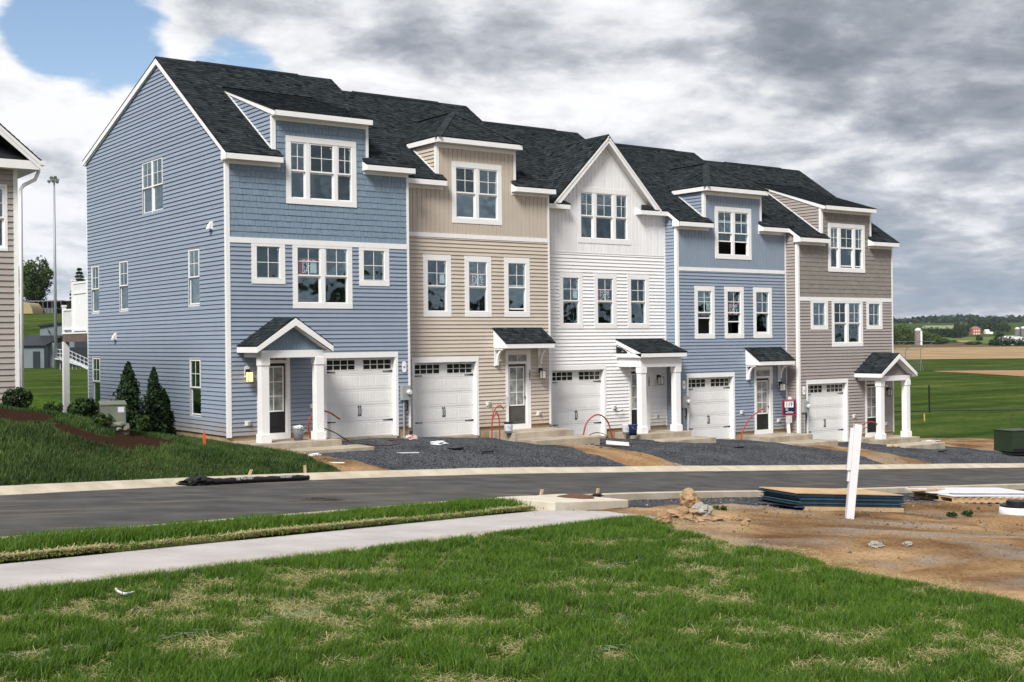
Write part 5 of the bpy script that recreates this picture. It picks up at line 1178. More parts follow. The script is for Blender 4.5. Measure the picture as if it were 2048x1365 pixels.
def ridge_wood():
    P, Nn, T = [], [], []
    for k in range(420):
        px = random.uniform(1500, 2500); D = random.uniform(2350, 2700); q = at_depth(px, 660, D); z = hz(q.x, q.y); R = random.uniform(9, 17)
        c, n, t = crown_points(34, k+100, clumps=7); hgt = 6+9*float(vnoise([px], [0.], 1/75., 3, 70)[0])*(1 if px < 2010 else 1.25)
        P.append(c*np.array([R, R, hgt])+np.array([q.x, q.y, z+hgt*.55])); Nn.append(n); T.append(t)
    me = leaf_cloud(np.concatenate(P), np.concatenate(Nn), 2.6, np.concatenate(T), M_FARD, 'ridge_wood'); o = bpy.data.objects.new('ridge_wood', me); link(o, None, 'stuff'); o['label'] = 'blue-green woods along the far ridge'
ridge_wood()
def frame_thing(name, px, D, label, cat, group=None, dz=0, rot=0):
    p = at_depth(px, 690, D); return thing(name, (p.x, p.y, hz(p.x, p.y)+dz), label, cat, group, -YAW+rot)
def silo(px, D, r, h, label, m, strip_=True):
    t = frame_thing('silo', px, D, label, 'silo', dz=-.5); MB().lathe([(r, 0), (r, h)], 20).build('barrel', m, t, smooth=False)
    MB().lathe([(r*1.03, h), (r*.95, h+r*.45), (r*.6, h+r*.85), (r*.05, h+r)], 20).build('dome', mat('silo_dome', (.55, .55, .55), .5, .05), t, smooth=True)
    if strip_: MB().box(r*.35, r*.85, -r*1.1, -r*.7, 0, h).build('chute', M_TRIM, t)
silo(1836.5, 715, 1.95, 8.6, 'grey concrete silo with white dome and white chute', mat('silo_grey', (.20, .17, .155), .9, .15, .5))
silo(2035, 760, 1.5, 9.0, 'left one of two tall grey silos behind the barn', mat('silo_grey2', (.17, .16, .16), .9, .1, .5), False); silo(2046.5, 760, 1.5, 9.4, 'right one of two tall grey silos behind the barn', MATS['silo_grey2'], False)
def farm():
    t = frame_thing('barn', 2036, 690, 'white barn with arched roof among the dark trees', 'barn', dz=-2.2); mb = MB(); n = 12
    for k in range(n):
        a, b = math.pi*k/n, math.pi*(k+1)/n; mb.add([(5.5*math.cos(a), 0, 4+3.2*math.sin(a)), (5.5*math.cos(b), 0, 4+3.2*math.sin(b)), (5.5*math.cos(b), 18, 4+3.2*math.sin(b)), (5.5*math.cos(a), 18, 4+3.2*math.sin(a))], [(0, 1, 2, 3)])
    mb.build('roof', mat('barn_white', (.70, .70, .70), .5, .04, .3), t); MB().box(-5.5, 5.5, .2, 18, 0, 4).build('wall', MATS['barn_white'], t); MB().add([(5.2*math.cos(math.pi*k/12), .15, 4+2.9*math.sin(math.pi*k/12)) for k in range(13)], [tuple(range(13))]).build('gable_wall', MATS['barn_white'], t)
    t = frame_thing('farmhouse', 1953.5, 1170, 'red brick farmhouse with hipped roof in front of the grove', 'house', dz=-.6); BR = mat('far_brick', (.36, .125, .09), .9, .1, .6)
    MB().box(-3.9, 3.9, 0, 7, 0, 6.2).build('wall', BR, t); MB().add([(-4.3, -.3, 6.2), (4.3, -.3, 6.2), (4.3, 7.3, 6.2), (-4.3, 7.3, 6.2), (-1.6, 3.5, 8.6), (1.6, 3.5, 8.6)], [(0, 1, 5, 4), (1, 2, 5), (2, 3, 4, 5), (3, 0, 4)]).build('roof', mat('far_roof', (.25, .13, .10), .9), t)
    for x in (-2.2, 0, 2.2):
        for z in (1.0, 3.9): MB().box(x-.45, x+.45, -.05, .02, z, z+1.3).build('window', M_TRIM, t)
    t = frame_thing('shed', 1976, 1200, 'small white shed beside the farmhouse', 'shed', dz=-.3); MB().box(-2, 5, 0, 5, 0, 2.4).build('wall', M_TRIM, t); MB().prism([(-2.2, -.2, 2.4), (-2.2, 5.2, 2.4), (-2.2, 2.5, 4.6)], (4.2, 0, 0)).build('roof', M_SOFFIT, t)
farm()
def backstop():
    t = frame_thing('backstop', 1830, 246, 'chain-link baseball backstop with leaning top frame in the field', 'backstop'); M = mat('galvanised', (.20, .22, .22), .5, .1, metal=.4); s = 246/CAM_F
    X = lambda px: (px-1830)*s
    for px in (1811, 1841, 1786): MB().tube([(X(px), 0, 0), (X(px), 0, 4.4)], .07, 6).build('post', M, t)
    for px in (1811, 1841, 1786): MB().tube([(X(px), 0, 4.4), (X(px)+2.2, -2.2, 5.9)], .055, 6).build('top_bar', M, t)
    MB().tube([(X(1760), 0, 4.4), (X(1841), 0, 4.4)], .05, 6).build('rail', M, t); MB().tube([(X(1760)+2.2, -2.2, 5.9), (X(1841)+2.2, -2.2, 5.9)], .05, 6).build('rail', M, t)
    MB().tube([(X(1841), 0, 2.6), (X(1846), 0, 0)], .045, 6).build('brace', M, t)
    mb = MB()
    for k in range(27): x = X(1786)+k*.2; mb.tube([(x, 0, .1), (x, 0, 4.3)], .008, 3, False)
    for k in range(14): mb.tube([(X(1786), 0, .2+k*.31), (X(1841), 0, .2+k*.31)], .008, 3, False)
    mb.build('wire_mesh', M, t, kind='stuff')
backstop()
def left_back():
    # sports field house
    t = frame_thing('field_house', 75, 153, 'grey block field house with dark lean-to roof behind the gap between houses', 'building'); s = 153/CAM_F; X = lambda px: (px-75)*s
    B = mat('block_grey', (.155, .185, .205), .85, .08, .8); DR = mat('dark_metal_roof', (.020, .025, .032), .5, .1)
    MB().box(X(10), X(90), 0, 6, -.6, 2.75).build('wall', B, t); MB().prism([(X(5), -.3, 2.7), (X(93), -.3, 2.7), (X(107), 3.5, 3.9), (X(40), 3.5, 3.9)], (0, 0, .12)).build('lean_to_roof', DR, t)
    MB().box(X(90), X(107), 1.0, 6, -.6, 3.1).build('side_wall', B, t); MB().box(X(58), X(128), 3.6, 10, -.6, 5.0).prism([(X(58), 3.6, 5.0), (X(128), 3.6, 5.0), (X(128), 3.6, 5.75), (X(58), 3.6, 5.15)], (0, 6.4, 0)).build('upper_wall', B, t)
    MB().prism([(X(55), 3.3, 5.12), (X(131), 3.3, 5.76), (X(131), 10.3, 5.76), (X(55), 10.3, 5.12)], (0, 0, .22)).build('upper_roof', DR, t); MB().box(X(66), X(80), -.06, .0, -.1, 2.05).build('door', DR, t)
    MB().box(X(88.5), X(90.5), -.08, .01, -.1, 2.7).build('corner_strip', DR, t); MB().box(X(128), X(260), 2, 10, -.6, 2.5).build('wing', DR, t)
    MB().tube([(X(75), 3.4, 4.8), (X(78), 3.2, 4.6), (X(80), 3.3, 4.2)], .06, 6).build('vent_pipe', DR, t)
    # light pole
    t = frame_thing('floodlight_pole', 111.5, 140, 'tall galvanised floodlight pole with lamps on top', 'light pole'); M = mat('galvanised_pole', (.30, .32, .33), .5, .08, metal=.3); h = 21.6
    MB().tube([(0, 0, -.8), (0, 0, h)], .20, 10, r1=.11).build('pole', M, t, smooth=True); MB().box(-.5, .6, -.05, .05, h-.25, h-.1).build('cross_arm', M, t)
    for k, (x, z) in enumerate(((-.35, -.30), (.05, -.25), (.40, -.28), (.55, -.35), (-.15, .12), (.2, .15))):
        MB().lathe([(.08, 0), (.13, .08), (.20, .28), (.21, .31)], 12).build('floodlight', MATS['galvanised_pole'] if 'galvanised_pole' in MATS else M, t).matrix_local = Matrix.Translation((x, -.15, h+z)) @ Matrix.Rotation(math.radians(125), 4, 'X') @ Matrix.Rotation(.3*(k % 3-1), 4, 'Y')
    # access ramp with railings
    t = frame_thing('ramp', 140, 140, 'white metal stair and ramp railing beside the field house', 'railing'); s = 140/CAM_F; X = lambda px: (px-140)*s; M = mat('ramp_white', (.62, .64, .66), .4)
    for k in range(9):
        px = 112+k*8; z = np.interp(px, [112, 138, 178], [1.35, 1.2, .15]); MB().tube([(X(px), 0, 0), (X(px), 0, z+1.0)], .03, 6).build('post', M, t)
    for dz in (.95, .5, .1): MB().tube([(X(112), 0, 1.35+dz), (X(138), 0, 1.2+dz), (X(178), 0, .15+dz)], .03, 6).build('rail', M, t)
    MB().prism([(X(112), -.5, 1.3), (X(138), -.5, 1.15), (X(178), -.5, .1), (X(178), .5, .1), (X(138), .5, 1.15), (X(112), .5, 1.3)], (0, 0, -.12)).build('deck', M, t)
    # barn on the hill
    t = frame_thing('open_barn', 95, 275, 'low open-sided barn on the hill behind the field house', 'barn'); s = 275/CAM_F; X = lambda px: (px-95)*s; D2 = mat('barn_dark', (.035, .03, .03), .8); RF = mat('barn_roof', (.13, .13, .14), .6)
    MB().box(X(44), X(124), 0, 8, 3.0, 3.25).build('roof', RF, t); MB().box(X(55), X(124), 3, 8, 0, 3.0).build('back_wall', D2, t); MB().box(X(62), X(125), -3, 0, 1.25, 1.45).build('lower_roof', RF, t)
    for k in range(8): MB().box(X(60+k*9)-.06, X(60+k*9)+.06, -.1, .05, 0, 3.0).build('post', RF, t)
    for k in range(22): MB().box(X(63+k*2.8)-.05, X(63+k*2.8)+.05, -3.0, -2.95, .0, 1.2).build('fence_board', mat('barn_grey', (.35, .35, .36), .8), t)
    t = frame_thing('hoop_tent', 52, 265, 'tan hoop tent beside the barn on the hill', 'tent'); mb = MB(); n = 12
    for k in range(n):
        a, b = math.pi*k/n, math.pi*(k+1)/n; mb.add([(1.5*math.cos(a), 0, 2.5*math.sin(a)), (1.5*math.cos(b), 0, 2.5*math.sin(b)), (1.5*math.cos(b), 6, 2.5*math.sin(b)), (1.5*math.cos(a), 6, 2.5*math.sin(a))], [(0, 1, 2, 3)])
    mb.add([(1.5*math.cos(math.pi*k/12), 0, 2.5*math.sin(math.pi*k/12)) for k in range(13)], [tuple(range(13))]); mb.build('cover', mat('tent_tan', (.34, .27, .15), .7), t)
left_back()
def big_tree(name, px, ybase, ytop, D, wpx, n, m, label, seed, conifer=False):
    p = at_depth(px, ybase, D); zg = hz(p.x, p.y); zt = at_depth(px, ytop, D).z; h = zt-zg; w = wpx*D/CAM_F/2; t = thing(name, (p.x, p.y, zg), label, 'tree'); r = np.random.default_rng(seed)
    if conifer:
        k = r.integers(0, 15, n); hh = (k+r.uniform(-.15, .15, n))/15; prof = (1-hh)**.8*(.72+.28*r.random(n)); a = np.round(r.uniform(0, 2*math.pi, n)*9/(2*math.pi))*2*math.pi/9+k*.7+r.normal(0, .16, n); q = r.uniform(.15, 1, n)**.6
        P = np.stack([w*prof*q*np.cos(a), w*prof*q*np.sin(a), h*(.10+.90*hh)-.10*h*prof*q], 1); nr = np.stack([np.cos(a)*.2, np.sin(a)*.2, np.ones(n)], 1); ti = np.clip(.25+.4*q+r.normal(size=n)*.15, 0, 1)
    else:
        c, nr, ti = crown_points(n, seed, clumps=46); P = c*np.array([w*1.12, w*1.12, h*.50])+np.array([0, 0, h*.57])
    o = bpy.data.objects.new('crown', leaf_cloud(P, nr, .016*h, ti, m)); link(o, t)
    mb = MB().tube([(0, 0, -.5), (.1, 0, h*.25), (0, .1, h*.62)], h*.028, 8, r1=h*.01)
    if not conifer:
        for k in range(7): a = k*.9; mb.tube([(0, 0, h*(.22+.04*k)), (w*.35*math.cos(a), w*.35*math.sin(a), h*(.42+.04*k)), (w*.62*math.cos(a), w*.62*math.sin(a), h*(.55+.045*k))], h*.012, 5, r1=h*.003)
    mb.build('trunk', M_BARK, t, smooth=True)
big_tree('tree', 72, 610, 511, 292, 74, 5200, M_LEAF, 'broad leafy tree above the barn on the hill', 31)
big_tree('spruce', 160, 640, 532, 235, 66, 4600, M_CON, 'dark spruce half hidden by the white privacy panel', 32, True)

# ------------------------------------------------------------------ loose things
def on_z(px, py, z):
    d = view_ray(px, py); return CAM + d*((z-CAM.z)/d.z)
M_WOOD = mat('raw_wood', (.42, .29, .16), .8, .2, 6, col2=(.55, .40, .24)); M_HOSE = mat('red_conduit', (.36, .045, .022), .4, .15, 6); M_CABLE = mat('brown_cable', (.055, .016, .011), .5, .2, 6)
M_PLAS = mat('black_plastic', (.010, .010, .011), .45, .2, 6); M_WHITE = mat('white_plastic', (.66, .66, .68), .35, .04, 6)
def smooth_path(pts, k=8):
    pts = [Vector(p) for p in pts]; out = []; P = [pts[0]]+pts+[pts[-1]]
    for i in range(1, len(P)-2):
        for j in range(k):
            t = j/k; a, b, c, d = P[i-1], P[i], P[i+1], P[i+2]
            out.append(.5*((2*b)+(c-a)*t+(2*a-5*b+4*c-d)*t*t+(3*b-a-3*c+d)*t**3))
    out.append(pts[-1]); return out
def hose(name, pts, r, m, label, cat, group=None):
    p = smooth_path(pts); o = MB().tube(p, r, 8).build(name, m, None, smooth=True); return tag(o, label, cat, group)
GH = 'red conduits beside the garages'
hose('conduit', [on_y(x, y, -.55) for x, y in ((623, 884), (617, 858), (619, 840), (629, 827), (643, 822), (660, 826), (680, 839))], .024, M_HOSE, 'red conduit arching behind the porch column of the blue end house', 'conduit', GH)
hose('cable', [on_y(646, 856, -.62), on_y(670, 866, -.7)]+[ground_hit(x, y, .03) for x, y in ((702, 884), (740, 890), (775, 891), (797, 888), (793, 883), (775, 880))], .016, M_CABLE, 'dark red cable looping over the gravel before the first garage', 'cable')
hose('conduit', [on_y(x, y, .05) for x, y in ((984, 882), (984, 850), (987, 826), (994, 814), (1001, 812), (1007, 818))], .022, M_HOSE, 'dark red conduit standing tall by the beige house door', 'conduit', GH)
hose('conduit', [on_y(x, y, .0) for x, y in ((999, 884), (999, 850), (997, 833), (992, 826), (987, 836))], .02, M_HOSE, 'shorter bent conduit by the beige house door', 'conduit', GH)
hose('conduit', [on_y(x, y, .25) for x, y in ((1165, 880), (1171, 852), (1181, 837), (1194, 830), (1207, 834), (1218, 850), (1226, 884))], .026, M_HOSE, 'red conduit hoop in front of the white house garage', 'conduit', GH)
hose('cable', [on_y(1175, 874, .2), on_y(1186, 867, .2), on_y(1198, 866, .2), on_y(1212, 871, .2), on_y(1222, 886, .2)], .014, M_CABLE, 'low dark cable hoop under the red one at the white house', 'cable')
hose('cable', [ground_hit(x, y, .02) for x, y in ((1182, 889), (1210, 886), (1240, 884), (1262, 887), (1255, 892), (1220, 893), (1190, 891))], .016, M_CABLE, 'dark cable lying in a loop on gravel before the white house', 'cable')
hose('conduit', [on_y(x, y, .05) for x, y in ((1481, 889), (1485, 864), (1494, 846), (1507, 831), (1527, 817))], .026, M_HOSE, 'red conduit leaning towards the door of the blue house with boards', 'conduit', GH)
hose('conduit', [on_y(x, y, -1.0) for x, y in ((1716, 868), (1726, 850), (1742, 844), (1757, 851), (1766, 868), (1771, 887))], .026, M_HOSE, 'red conduit hoop by the taupe house porch', 'conduit', GH)
hose('cable', [on_y(x, y, -.8) for x, y in ((1716, 872), (1726, 859), (1740, 855), (1752, 866))], .014, M_CABLE, 'short dark cable arch by the taupe house porch', 'cable')
hose('cable', [on_y(1014, 793, .55), on_y(1006, 806, .45), on_y(993, 816, .5), on_y(983, 817, .56)], .012, M_METER, 'grey cable sticking out of the beige wall', 'cable'); hose('cable', [on_y(1228, 819, 1.15), on_y(1236, 824, 1.08), on_y(1246, 820, 1.1)], .014, M_PLAS, 'black cable stub on the white wall', 'cable')
def bucket(px, py, z, r, h, m, label, rim=None, paint=None):
    p = on_z(px, py, z); t = thing('bucket', p, label, 'bucket'); MB().lathe([(r*.85, 0), (r*.97, h*.8), (r, h), (r*1.06, h), (r*1.06, h-.03), (r*1.0, h-.04)][:3], 20).build('pail', m, t, smooth=True)
    MB().lathe([(r*.99, h-.035), (r*1.08, h-.035), (r*1.08, h+.012), (r*.99, h+.012)], 20).build('rim', rim or m, t)
    hp = [(r*1.02*math.cos(a), -r*.25*math.sin(a)-.0, h-.05-.10*math.sin(a)) for a in [math.pi*k/10 for k in range(11)]]
    MB().tube([(x, y-r*.9, z_) for x, y, z_ in hp], .005, 5).build('handle', M_METER, t)
    if paint: MB().lathe([(r*.905, h*.2), (r*.985, h*.72)], 20).build('label', paint, t); 
    return t
t_ = bucket(597, 881, -.14, .155, .36, mat('bucket_grey', (.20, .22, .25), .5), 'grey bucket with a white liner beside the first front door', M_METER)
o = bpy.data.objects.new('liner', noise_blob((.14, .14, .05), 3, 3, .5, 4)); o.data.materials.append(M_WHITE); link(o, t_); o.location = (0, 0, .38)
bucket(1017, 866, -.35, .145, .34, M_WHITE, 'white paint bucket with black lid on the beige house step', M_PLAS, mat('bucket_label', (.55, .55, .60), .5))
bucket(1252, 868, -.75, .135, .33, M_WHITE, 'white bucket next to the blue one on the white house porch', M_WHITE, mat('bucket_label2', (.55, .57, .62), .5))
bucket(1266, 871, -.75, .16, .37, mat('bucket_blue', (.020, .032, .10), .4), 'blue bucket on the white house porch by the column', None)
def lot_sign():
    p = Vector((18.3+5.63, .12, -1.16)); t = thing('lot_sign', p, 'navy and red lot sign with number 119 on a white post', 'sign', None, math.radians(-10)); F = VF((0, 0, 0), (1, 0, 0), (0, -1, 0))
    MB().box(-.065, .065, -.03, .03, .0, .62).build('post', M_TRIM, t).rotation_euler = (0, math.radians(-5), 0); MB().box(-.17, .13, -.045, -.031, .42, .74).build('back_plate', mat('sign_plate', (.55, .53, .49), .7), t)
    MB().box(-.36, .34, -.05, -.034, .72, 1.36).build('border', M_RED, t); MB().box(-.31, .29, -.054, -.0505, .765, 1.315).build('board', M_NAVY, t); MB().box(-.05, .11, -.045, -.03, 1.36, 1.46).build('post_top', M_TRIM, t)
    MB().box(-.24, .20, -.058, -.0545, 1.04, 1.27).build('number_panel', M_PAPER, t); place_text('lettering', text_mesh('119', .23, M_NAVY, .001), F, -.02, .0595, 1.15, t)
    for x0, x1, z in ((-.26, .24, 1.288), (-.10, .14, .865), (-.2, .2, .835), (-.2, .2, .81)): MB().box(x0, x1, -.0565, -.0545, z, z+.012).build('print_line', M_PAPER, t)
    MB().box(-.20, -.07, -.0565, -.0545, .91, 1.01).build('emblem', mat('sign_grey', (.35, .36, .38), .6), t)
lot_sign()
def utility_cabinet():
    p = place(226, 886, 30.4); t = thing('utility_cabinet', p, 'weathered grey-green utility cabinet on a stacked stone pad between shrubs', 'cabinet', None, math.radians(-14)); G = mat('cabinet_green', (.105, .125, .095), .6, .15, 5, col2=(.17, .18, .14))
    MB().box(-.29, .29, -.25, .25, .16, .62).build('body', G, t, bevel=.01); MB().prism([(-.31, -.27, .62), (.31, -.27, .62), (.31, .27, .68), (-.31, .27, .68)], (0, 0, .03)).build('lid', G, t); MB().box(.10, .25, -.257, -.251, .44, .57).build('label', mat('cab_label', (.6, .6, .66), .5), t)
    ST = mat('pad_stone', (.17, .175, .13), .9, .2, 5, .4, 20)
    for k in range(9):
        o = bpy.data.objects.new('stone', noise_blob((.13, .09, .07), k+40, 2, .25)); o.data.materials.append(ST); link(o, t); o.location = (-.36+.16*(k % 5), -.30-.05*(k // 5), .05+.1*(k // 5)); o.rotation_euler = (0, 0, k*.4)
    MB().box(-.36, .36, -.3, .3, -.1, .16).build('pad', ST, t)
utility_cabinet()
p = ground_hit(409, 893); tag(MB().prism([(p.x-.035, p.y, p.z-.1), (p.x+.035, p.y, p.z-.1), (p.x+.035, p.y, p.z+.26), (p.x+.012, p.y, p.z+.40), (p.x-.03, p.y, p.z+.34)], (.0, .018, 0)).build('marker_stake', mat('orange_paint', (.75, .10, .03), .6, .1)), 'bright orange marker stake in the grass by the house corner', 'stake')
def sock():
    t = thing('sediment_sock', (0, 0, 0), 'black sediment sock with white lettering lying along the kerb', 'filter sock'); a = np.linspace(-7.5, -4.35, 40); rr = np.random.default_rng(3); P = []
    x, y = street_xy(a, np.full(40, .03)); z = street_z(a)+.065; p0 = Vector((float(x[0]), float(y[0]), float(z[0]))); t.location = p0
    mb = MB(); pts = [Vector((float(i), float(j), float(k)))-p0 for i, j, k in zip(x, y, z)]; mb.tube(pts, .078, 12)
    for i, v in enumerate(mb.v):
        k = i//12; f = 1+.10*math.sin(k*1.3)+.06*math.sin(k*2.9); f *= .62 if k < 5 else (.8 if k > 37 else 1); c = pts[k]; q = Vector(v)-c; mb.v[i] = tuple(c+Vector((q.x*f, q.y*f, q.z*f*.86)))
    mb.build('sock', M_PLAS, t, smooth=True)
    rg = bpy.data.objects.new('torn_end', noise_blob((.34, .16, .10), 5, 3, .8, 3)); rg.data.materials.append(M_PLAS); link(rg, t); rg.location = pts[0]+Vector((-.1, 0, -.01))
    for i0, tx in ((15, '(0) 406-0337'), (30, '406-0337')):
        me = text_mesh(tx, .095, mat('worn_print', (.42, .42, .42), .7, .4, 9), .001); o = bpy.data.objects.new('lettering', me); link(o, t); d = (pts[i0+2]-pts[i0-2]).normalized(); n = Vector((d.y, -d.x, 0)).normalized(); n = (n*.85+Vector((0, 0, .55))).normalized(); u = n.cross(d); q = pts[i0]+n*.09
        o.matrix_local = Matrix(((d.x, u.x, n.x, q.x), (d.y, u.y, n.y, q.y), (d.z, u.z, n.z, q.z), (0, 0, 0, 1)))
sock()
def stake(px, py, h, lean, label, group=None):
    p = ground_hit(px, py); o = MB().prism([(-.028, -.02, -.15), (.028, -.02, -.15), (.028, .02, -.15), (-.028, .02, -.15)], (lean*h, 0, h+.15)).build('wooden_stake', M_WOOD); o.location = p; return tag(o, label, 'stake', group)
stake(489, 960, .22, .8, 'bent wooden stake behind the black sediment sock'); stake(611, 956, .30, -.05, 'upright wooden stake at the end of the black sediment sock')
stake(1076, 1007, .26, .4, 'wooden stake in the kerb beside the verge grass'); stake(1190, 1003, .26, .35, 'wooden stake behind the concrete inlet')
for px, py, L_, lb in ((1060, 1009, .55, 'black sock remnant on the kerb at the end of the verge'), (1152, 1008, .5, 'torn black sock lying on the kerb behind the inlet'), (1192, 1005, .34, 'black sock piece under the stake behind the inlet')):
    o = bpy.data.objects.new('sock_remnant', noise_blob((L_/2, .10, .045), px, 3, .6, 3)); o.data.materials.append(M_PLAS); link(o); o.location = ground_hit(px, py)+Vector((0, 0, .13)); o.rotation_euler = (0, 0, .2); tag(o, lb, 'sock remnant')
def manhole():
    p = ground_hit(648, 1000); t = thing('manhole_cover', p+Vector((0, 0, .006)), 'round iron manhole cover set in the road', 'manhole cover'); I = mat('cast_iron', (.05, .042, .035), .7, .2, 12, .3, 60); t.rotation_euler = (0, math.radians(3.5), 0)
    MB().lathe([(.42, -.05), (.42, .004), (.34, .004), (.34, -.01), (.325, -.01), (.325, .006), (.0, .006)], 32).build('ring', I, t)
    for r in (.08, .16, .24): MB().lathe([(r, .006), (r, .014), (r+.03, .014), (r+.03, .006)], 28).build('rib', I, t)
manhole()
def inlet():
    P = lambda s, n, z: Vector((*[float(q) for q in street_xy(s, n)], float(street_z(s))+z)); C_ = mat('inlet_concrete', (.47, .42, .33), .85, .12, 2.5, .3, 40, col2=(.60, .55, .46))
    b = P(-5.0, 8.2, 0); t = thing('storm_inlet', b, 'concrete storm inlet box with round lid at the end of the pavement', 'storm drain'); s0, s1, n0, n1 = -6.35, -3.75, 7.07, 8.75
    q = [P(s0, n0, -.3)-b, P(s1, n0, -.3)-b, P(s1, n1-.1, -.3)-b, P(s0, n1-.35, -.3)-b]; MB().prism(q, (0, 0, .47)).build('box', C_, t, bevel=.02)
    c = P(-4.55, 7.85, .175)-b; MB().lathe([(.36, 0), (.36, .012), (.30, .012), (.30, .022), (.0, .022)], 28, tuple(c)).build('lid', mat('rust_iron', (.12, .055, .03), .8, .2, 8), t)
inlet()
R_ORANGE = mat('rock_orange', (.20, .125, .062), .95, .25, 5, 1.0, 14, col2=(.40, .275, .16), detail=9); R_GREY = mat('rock_grey', (.30, .28, .25), .9, .15, 8, .5, 25)
for px, py, sz, m_, lb, sd in ((1378, 1024, (.21, .18, .20), R_ORANGE, 'squarish orange boulder on top of the rock heap by the gravel', 51), (1366, 1036, (.24, .18, .10), R_ORANGE, 'low brown rock under the orange boulder', 52), (1402, 1033, (.20, .15, .13), R_GREY, 'pale grey concrete chunk beside the orange boulder', 53), (1327, 1049, (.15, .13, .12), R_ORANGE, 'rounded tan rock at the edge of the lawn', 54), (1480, 1042, (.22, .10, .035), R_ORANGE, 'flat brown clod in the dirt', 55), (1415, 1043, (.26, .12, .045), R_ORANGE, 'long low clod of earth beside the rock heap', 56), (1815, 1091, (.09, .06, .03), R_GREY, 'small white flat stone alone on the dirt', 57), (1752, 1096, (.10, .07, .05), R_GREY, 'small grey rubble piece on the dirt', 58), (1490, 1054, (.06, .05, .06), R_ORANGE, 'small upright brown stone on the dirt', 59)):
    o = bpy.data.objects.new('rock', noise_blob(sz, sd, 4, .28 if sd in (51, 54) else .5, 1.6)); o.data.materials.append(m_); link(o); o.location = ground_hit(px, py)+Vector((0, 0, sz[2]*(.75 if sd != 51 else 1.15))); o.rotation_euler = (0, 0, sd); tag(o, lb, 'rock')
def post_white():
    p = ground_hit(1699, 1034); q = at_depth(1713, 849, (p-CAM).dot(fw)+.1); d = q-p; t = thing('sign_post', p, 'leaning white vinyl post with two planks screwed to its side', 'post', None, -YAW)
    h = d.length; mb = MB(); mb.box(-.075, .075, -.075, .075, -.2, h-.04); mb.box(-.068, .068, -.068, .068, h-.04, h); o = mb.build('post', M_WHITE, t, bevel=.006)
    ang = math.atan2(d.dot(rt), d.z); o.rotation_euler = (0, ang, 0)
    for (z0, z1, x0, y0) in ((h*.50, h*.955, -.15, -.06), (h*.38, h*.55, -.115, -.03)):
        k = MB().box(x0, -.077, y0, y0+.06, z0, z1).build('plank', M_WHITE, t, bevel=.004); k.rotation_euler = (0, ang, 0)
post_white()
def plywood():
    a = ground_hit(1584, 1020); b = ground_hit(1812, 1023); c = (a+b)/2; d = b-a; L_ = d.length*.96; ang = math.atan2(d.y, d.x); tilt = math.atan2(d.z, math.hypot(d.x, d.y)); t0 = thing('timber_bearer', c+Vector((0, 0, .02)), 'long timber bearer under the stack of blue boards', 'timber', None, ang); MB().box(-L_*.42, L_*.48, -.06, .03, -.04, .05).build('bearer', M_WOOD, t0).rotation_euler = (0, -tilt, 0)
    MB().box(-L_*.3, L_*.3, .9, .99, -.04, .05).build('bearer', M_WOOD, t0).rotation_euler = (0, -tilt, 0)
    cols = [mat('board_blue_%d' % k, q, .6, .2, 4) for k, q in enumerate(((.030, .085, .16), (.020, .042, .06), (.045, .10, .15), (.045, .06, .055), (.018, .032, .036)))]; n = 15; top = mat('board_top', (.40, .27, .14), .8, .15, 3, col2=(.52, .37, .22))
    for k in range(n):
        w = L_*random.uniform(.90, 1.0); dx = random.uniform(-.10, .10); z = .052+k*.0205; sag = .02*math.sin(k)
        o = MB().box(-w/2+dx, w/2+dx, -.02+random.uniform(-.03, .03), 1.2, z, z+.0175).build('panel_board', top if k == n-1 else cols[random.choice((0, 1, 2, 3, 4, 0, 1))])
        o.location = c; o.rotation_euler = (0, -tilt, ang); tag(o, ('blue-edged panel board in the stack lying on bearers by the gravel' if k < n-1 else 'bare brown panel board, topmost of the blue-edged stack'), 'board', 'stack of blue-edged panel boards' if k < n-1 else None)
plywood()
def pallet():
    fl = ground_hit(1906, 1007); fr = fl+(ground_hit(2048, 1007)-fl)*1.35; d = fr-fl; ang = math.atan2(d.y, d.x); tilt = math.atan2(d.z, math.hypot(d.x, d.y)); L_ = d.length; back = 1.45
    t = thing('pallet', fl, 'wooden pallet carrying white boards at the edge of the dirt', 'pallet', None, ang); t.rotation_euler = (0, -tilt, ang)
    for k in range(4): MB().box(0, L_, k*back/3.2, k*back/3.2+.04, .02, .115).build('stringer', M_WOOD, t)
    for k in range(int(L_/.24)): MB().box(k*.24, k*.24+.1, -.02, back, .116, .134).build('slat', M_WOOD, t); MB().box(k*.24, k*.24+.1, -.02, back, .0, .018).build('slat', M_WOOD, t)
    for k, (x0, x1, y0, y1, rz) in enumerate(((.05, L_-.05, .05, 1.3, .0), (.0, L_*.9, .0, .9, .03), (-.25, L_*.7, .5, 1.5, -.05), (.3, L_, .3, 1.6, .02), (-.5, .6, .75, .95, .2), (-.45, .5, 1.0, 1.2, -.1))):
        o = MB().box(x0, x1, y0, y1, .136+k*.022, .154+k*.022).build('white_board', M_WHITE if k < 4 else M_WOOD); o.matrix_world = Matrix.Translation(fl) @ Matrix.Rotation(ang+rz, 4, 'Z') @ Matrix.Rotation(-tilt, 4, 'Y')
        tag(o, 'broad white board lying on the pallet' if k < 4 else 'rough offcut plank sticking out from the pallet load', 'board', 'white boards on the pallet' if k < 4 else 'offcut planks on the pallet')
pallet()
p = ground_hit(2035, 1030); t = thing('manhole_riser', p, 'white manhole riser ring with black lid standing in the dirt', 'manhole'); MB().lathe([(.40, -.1), (.38, .16), (.33, .20)], 28).build('ring', M_WHITE, t, smooth=True); MB().lathe([(.36, .19), (.36, .22), (.24, .23), (.23, .31), (.0, .32)], 28).build('lid', M_PLAS, t)
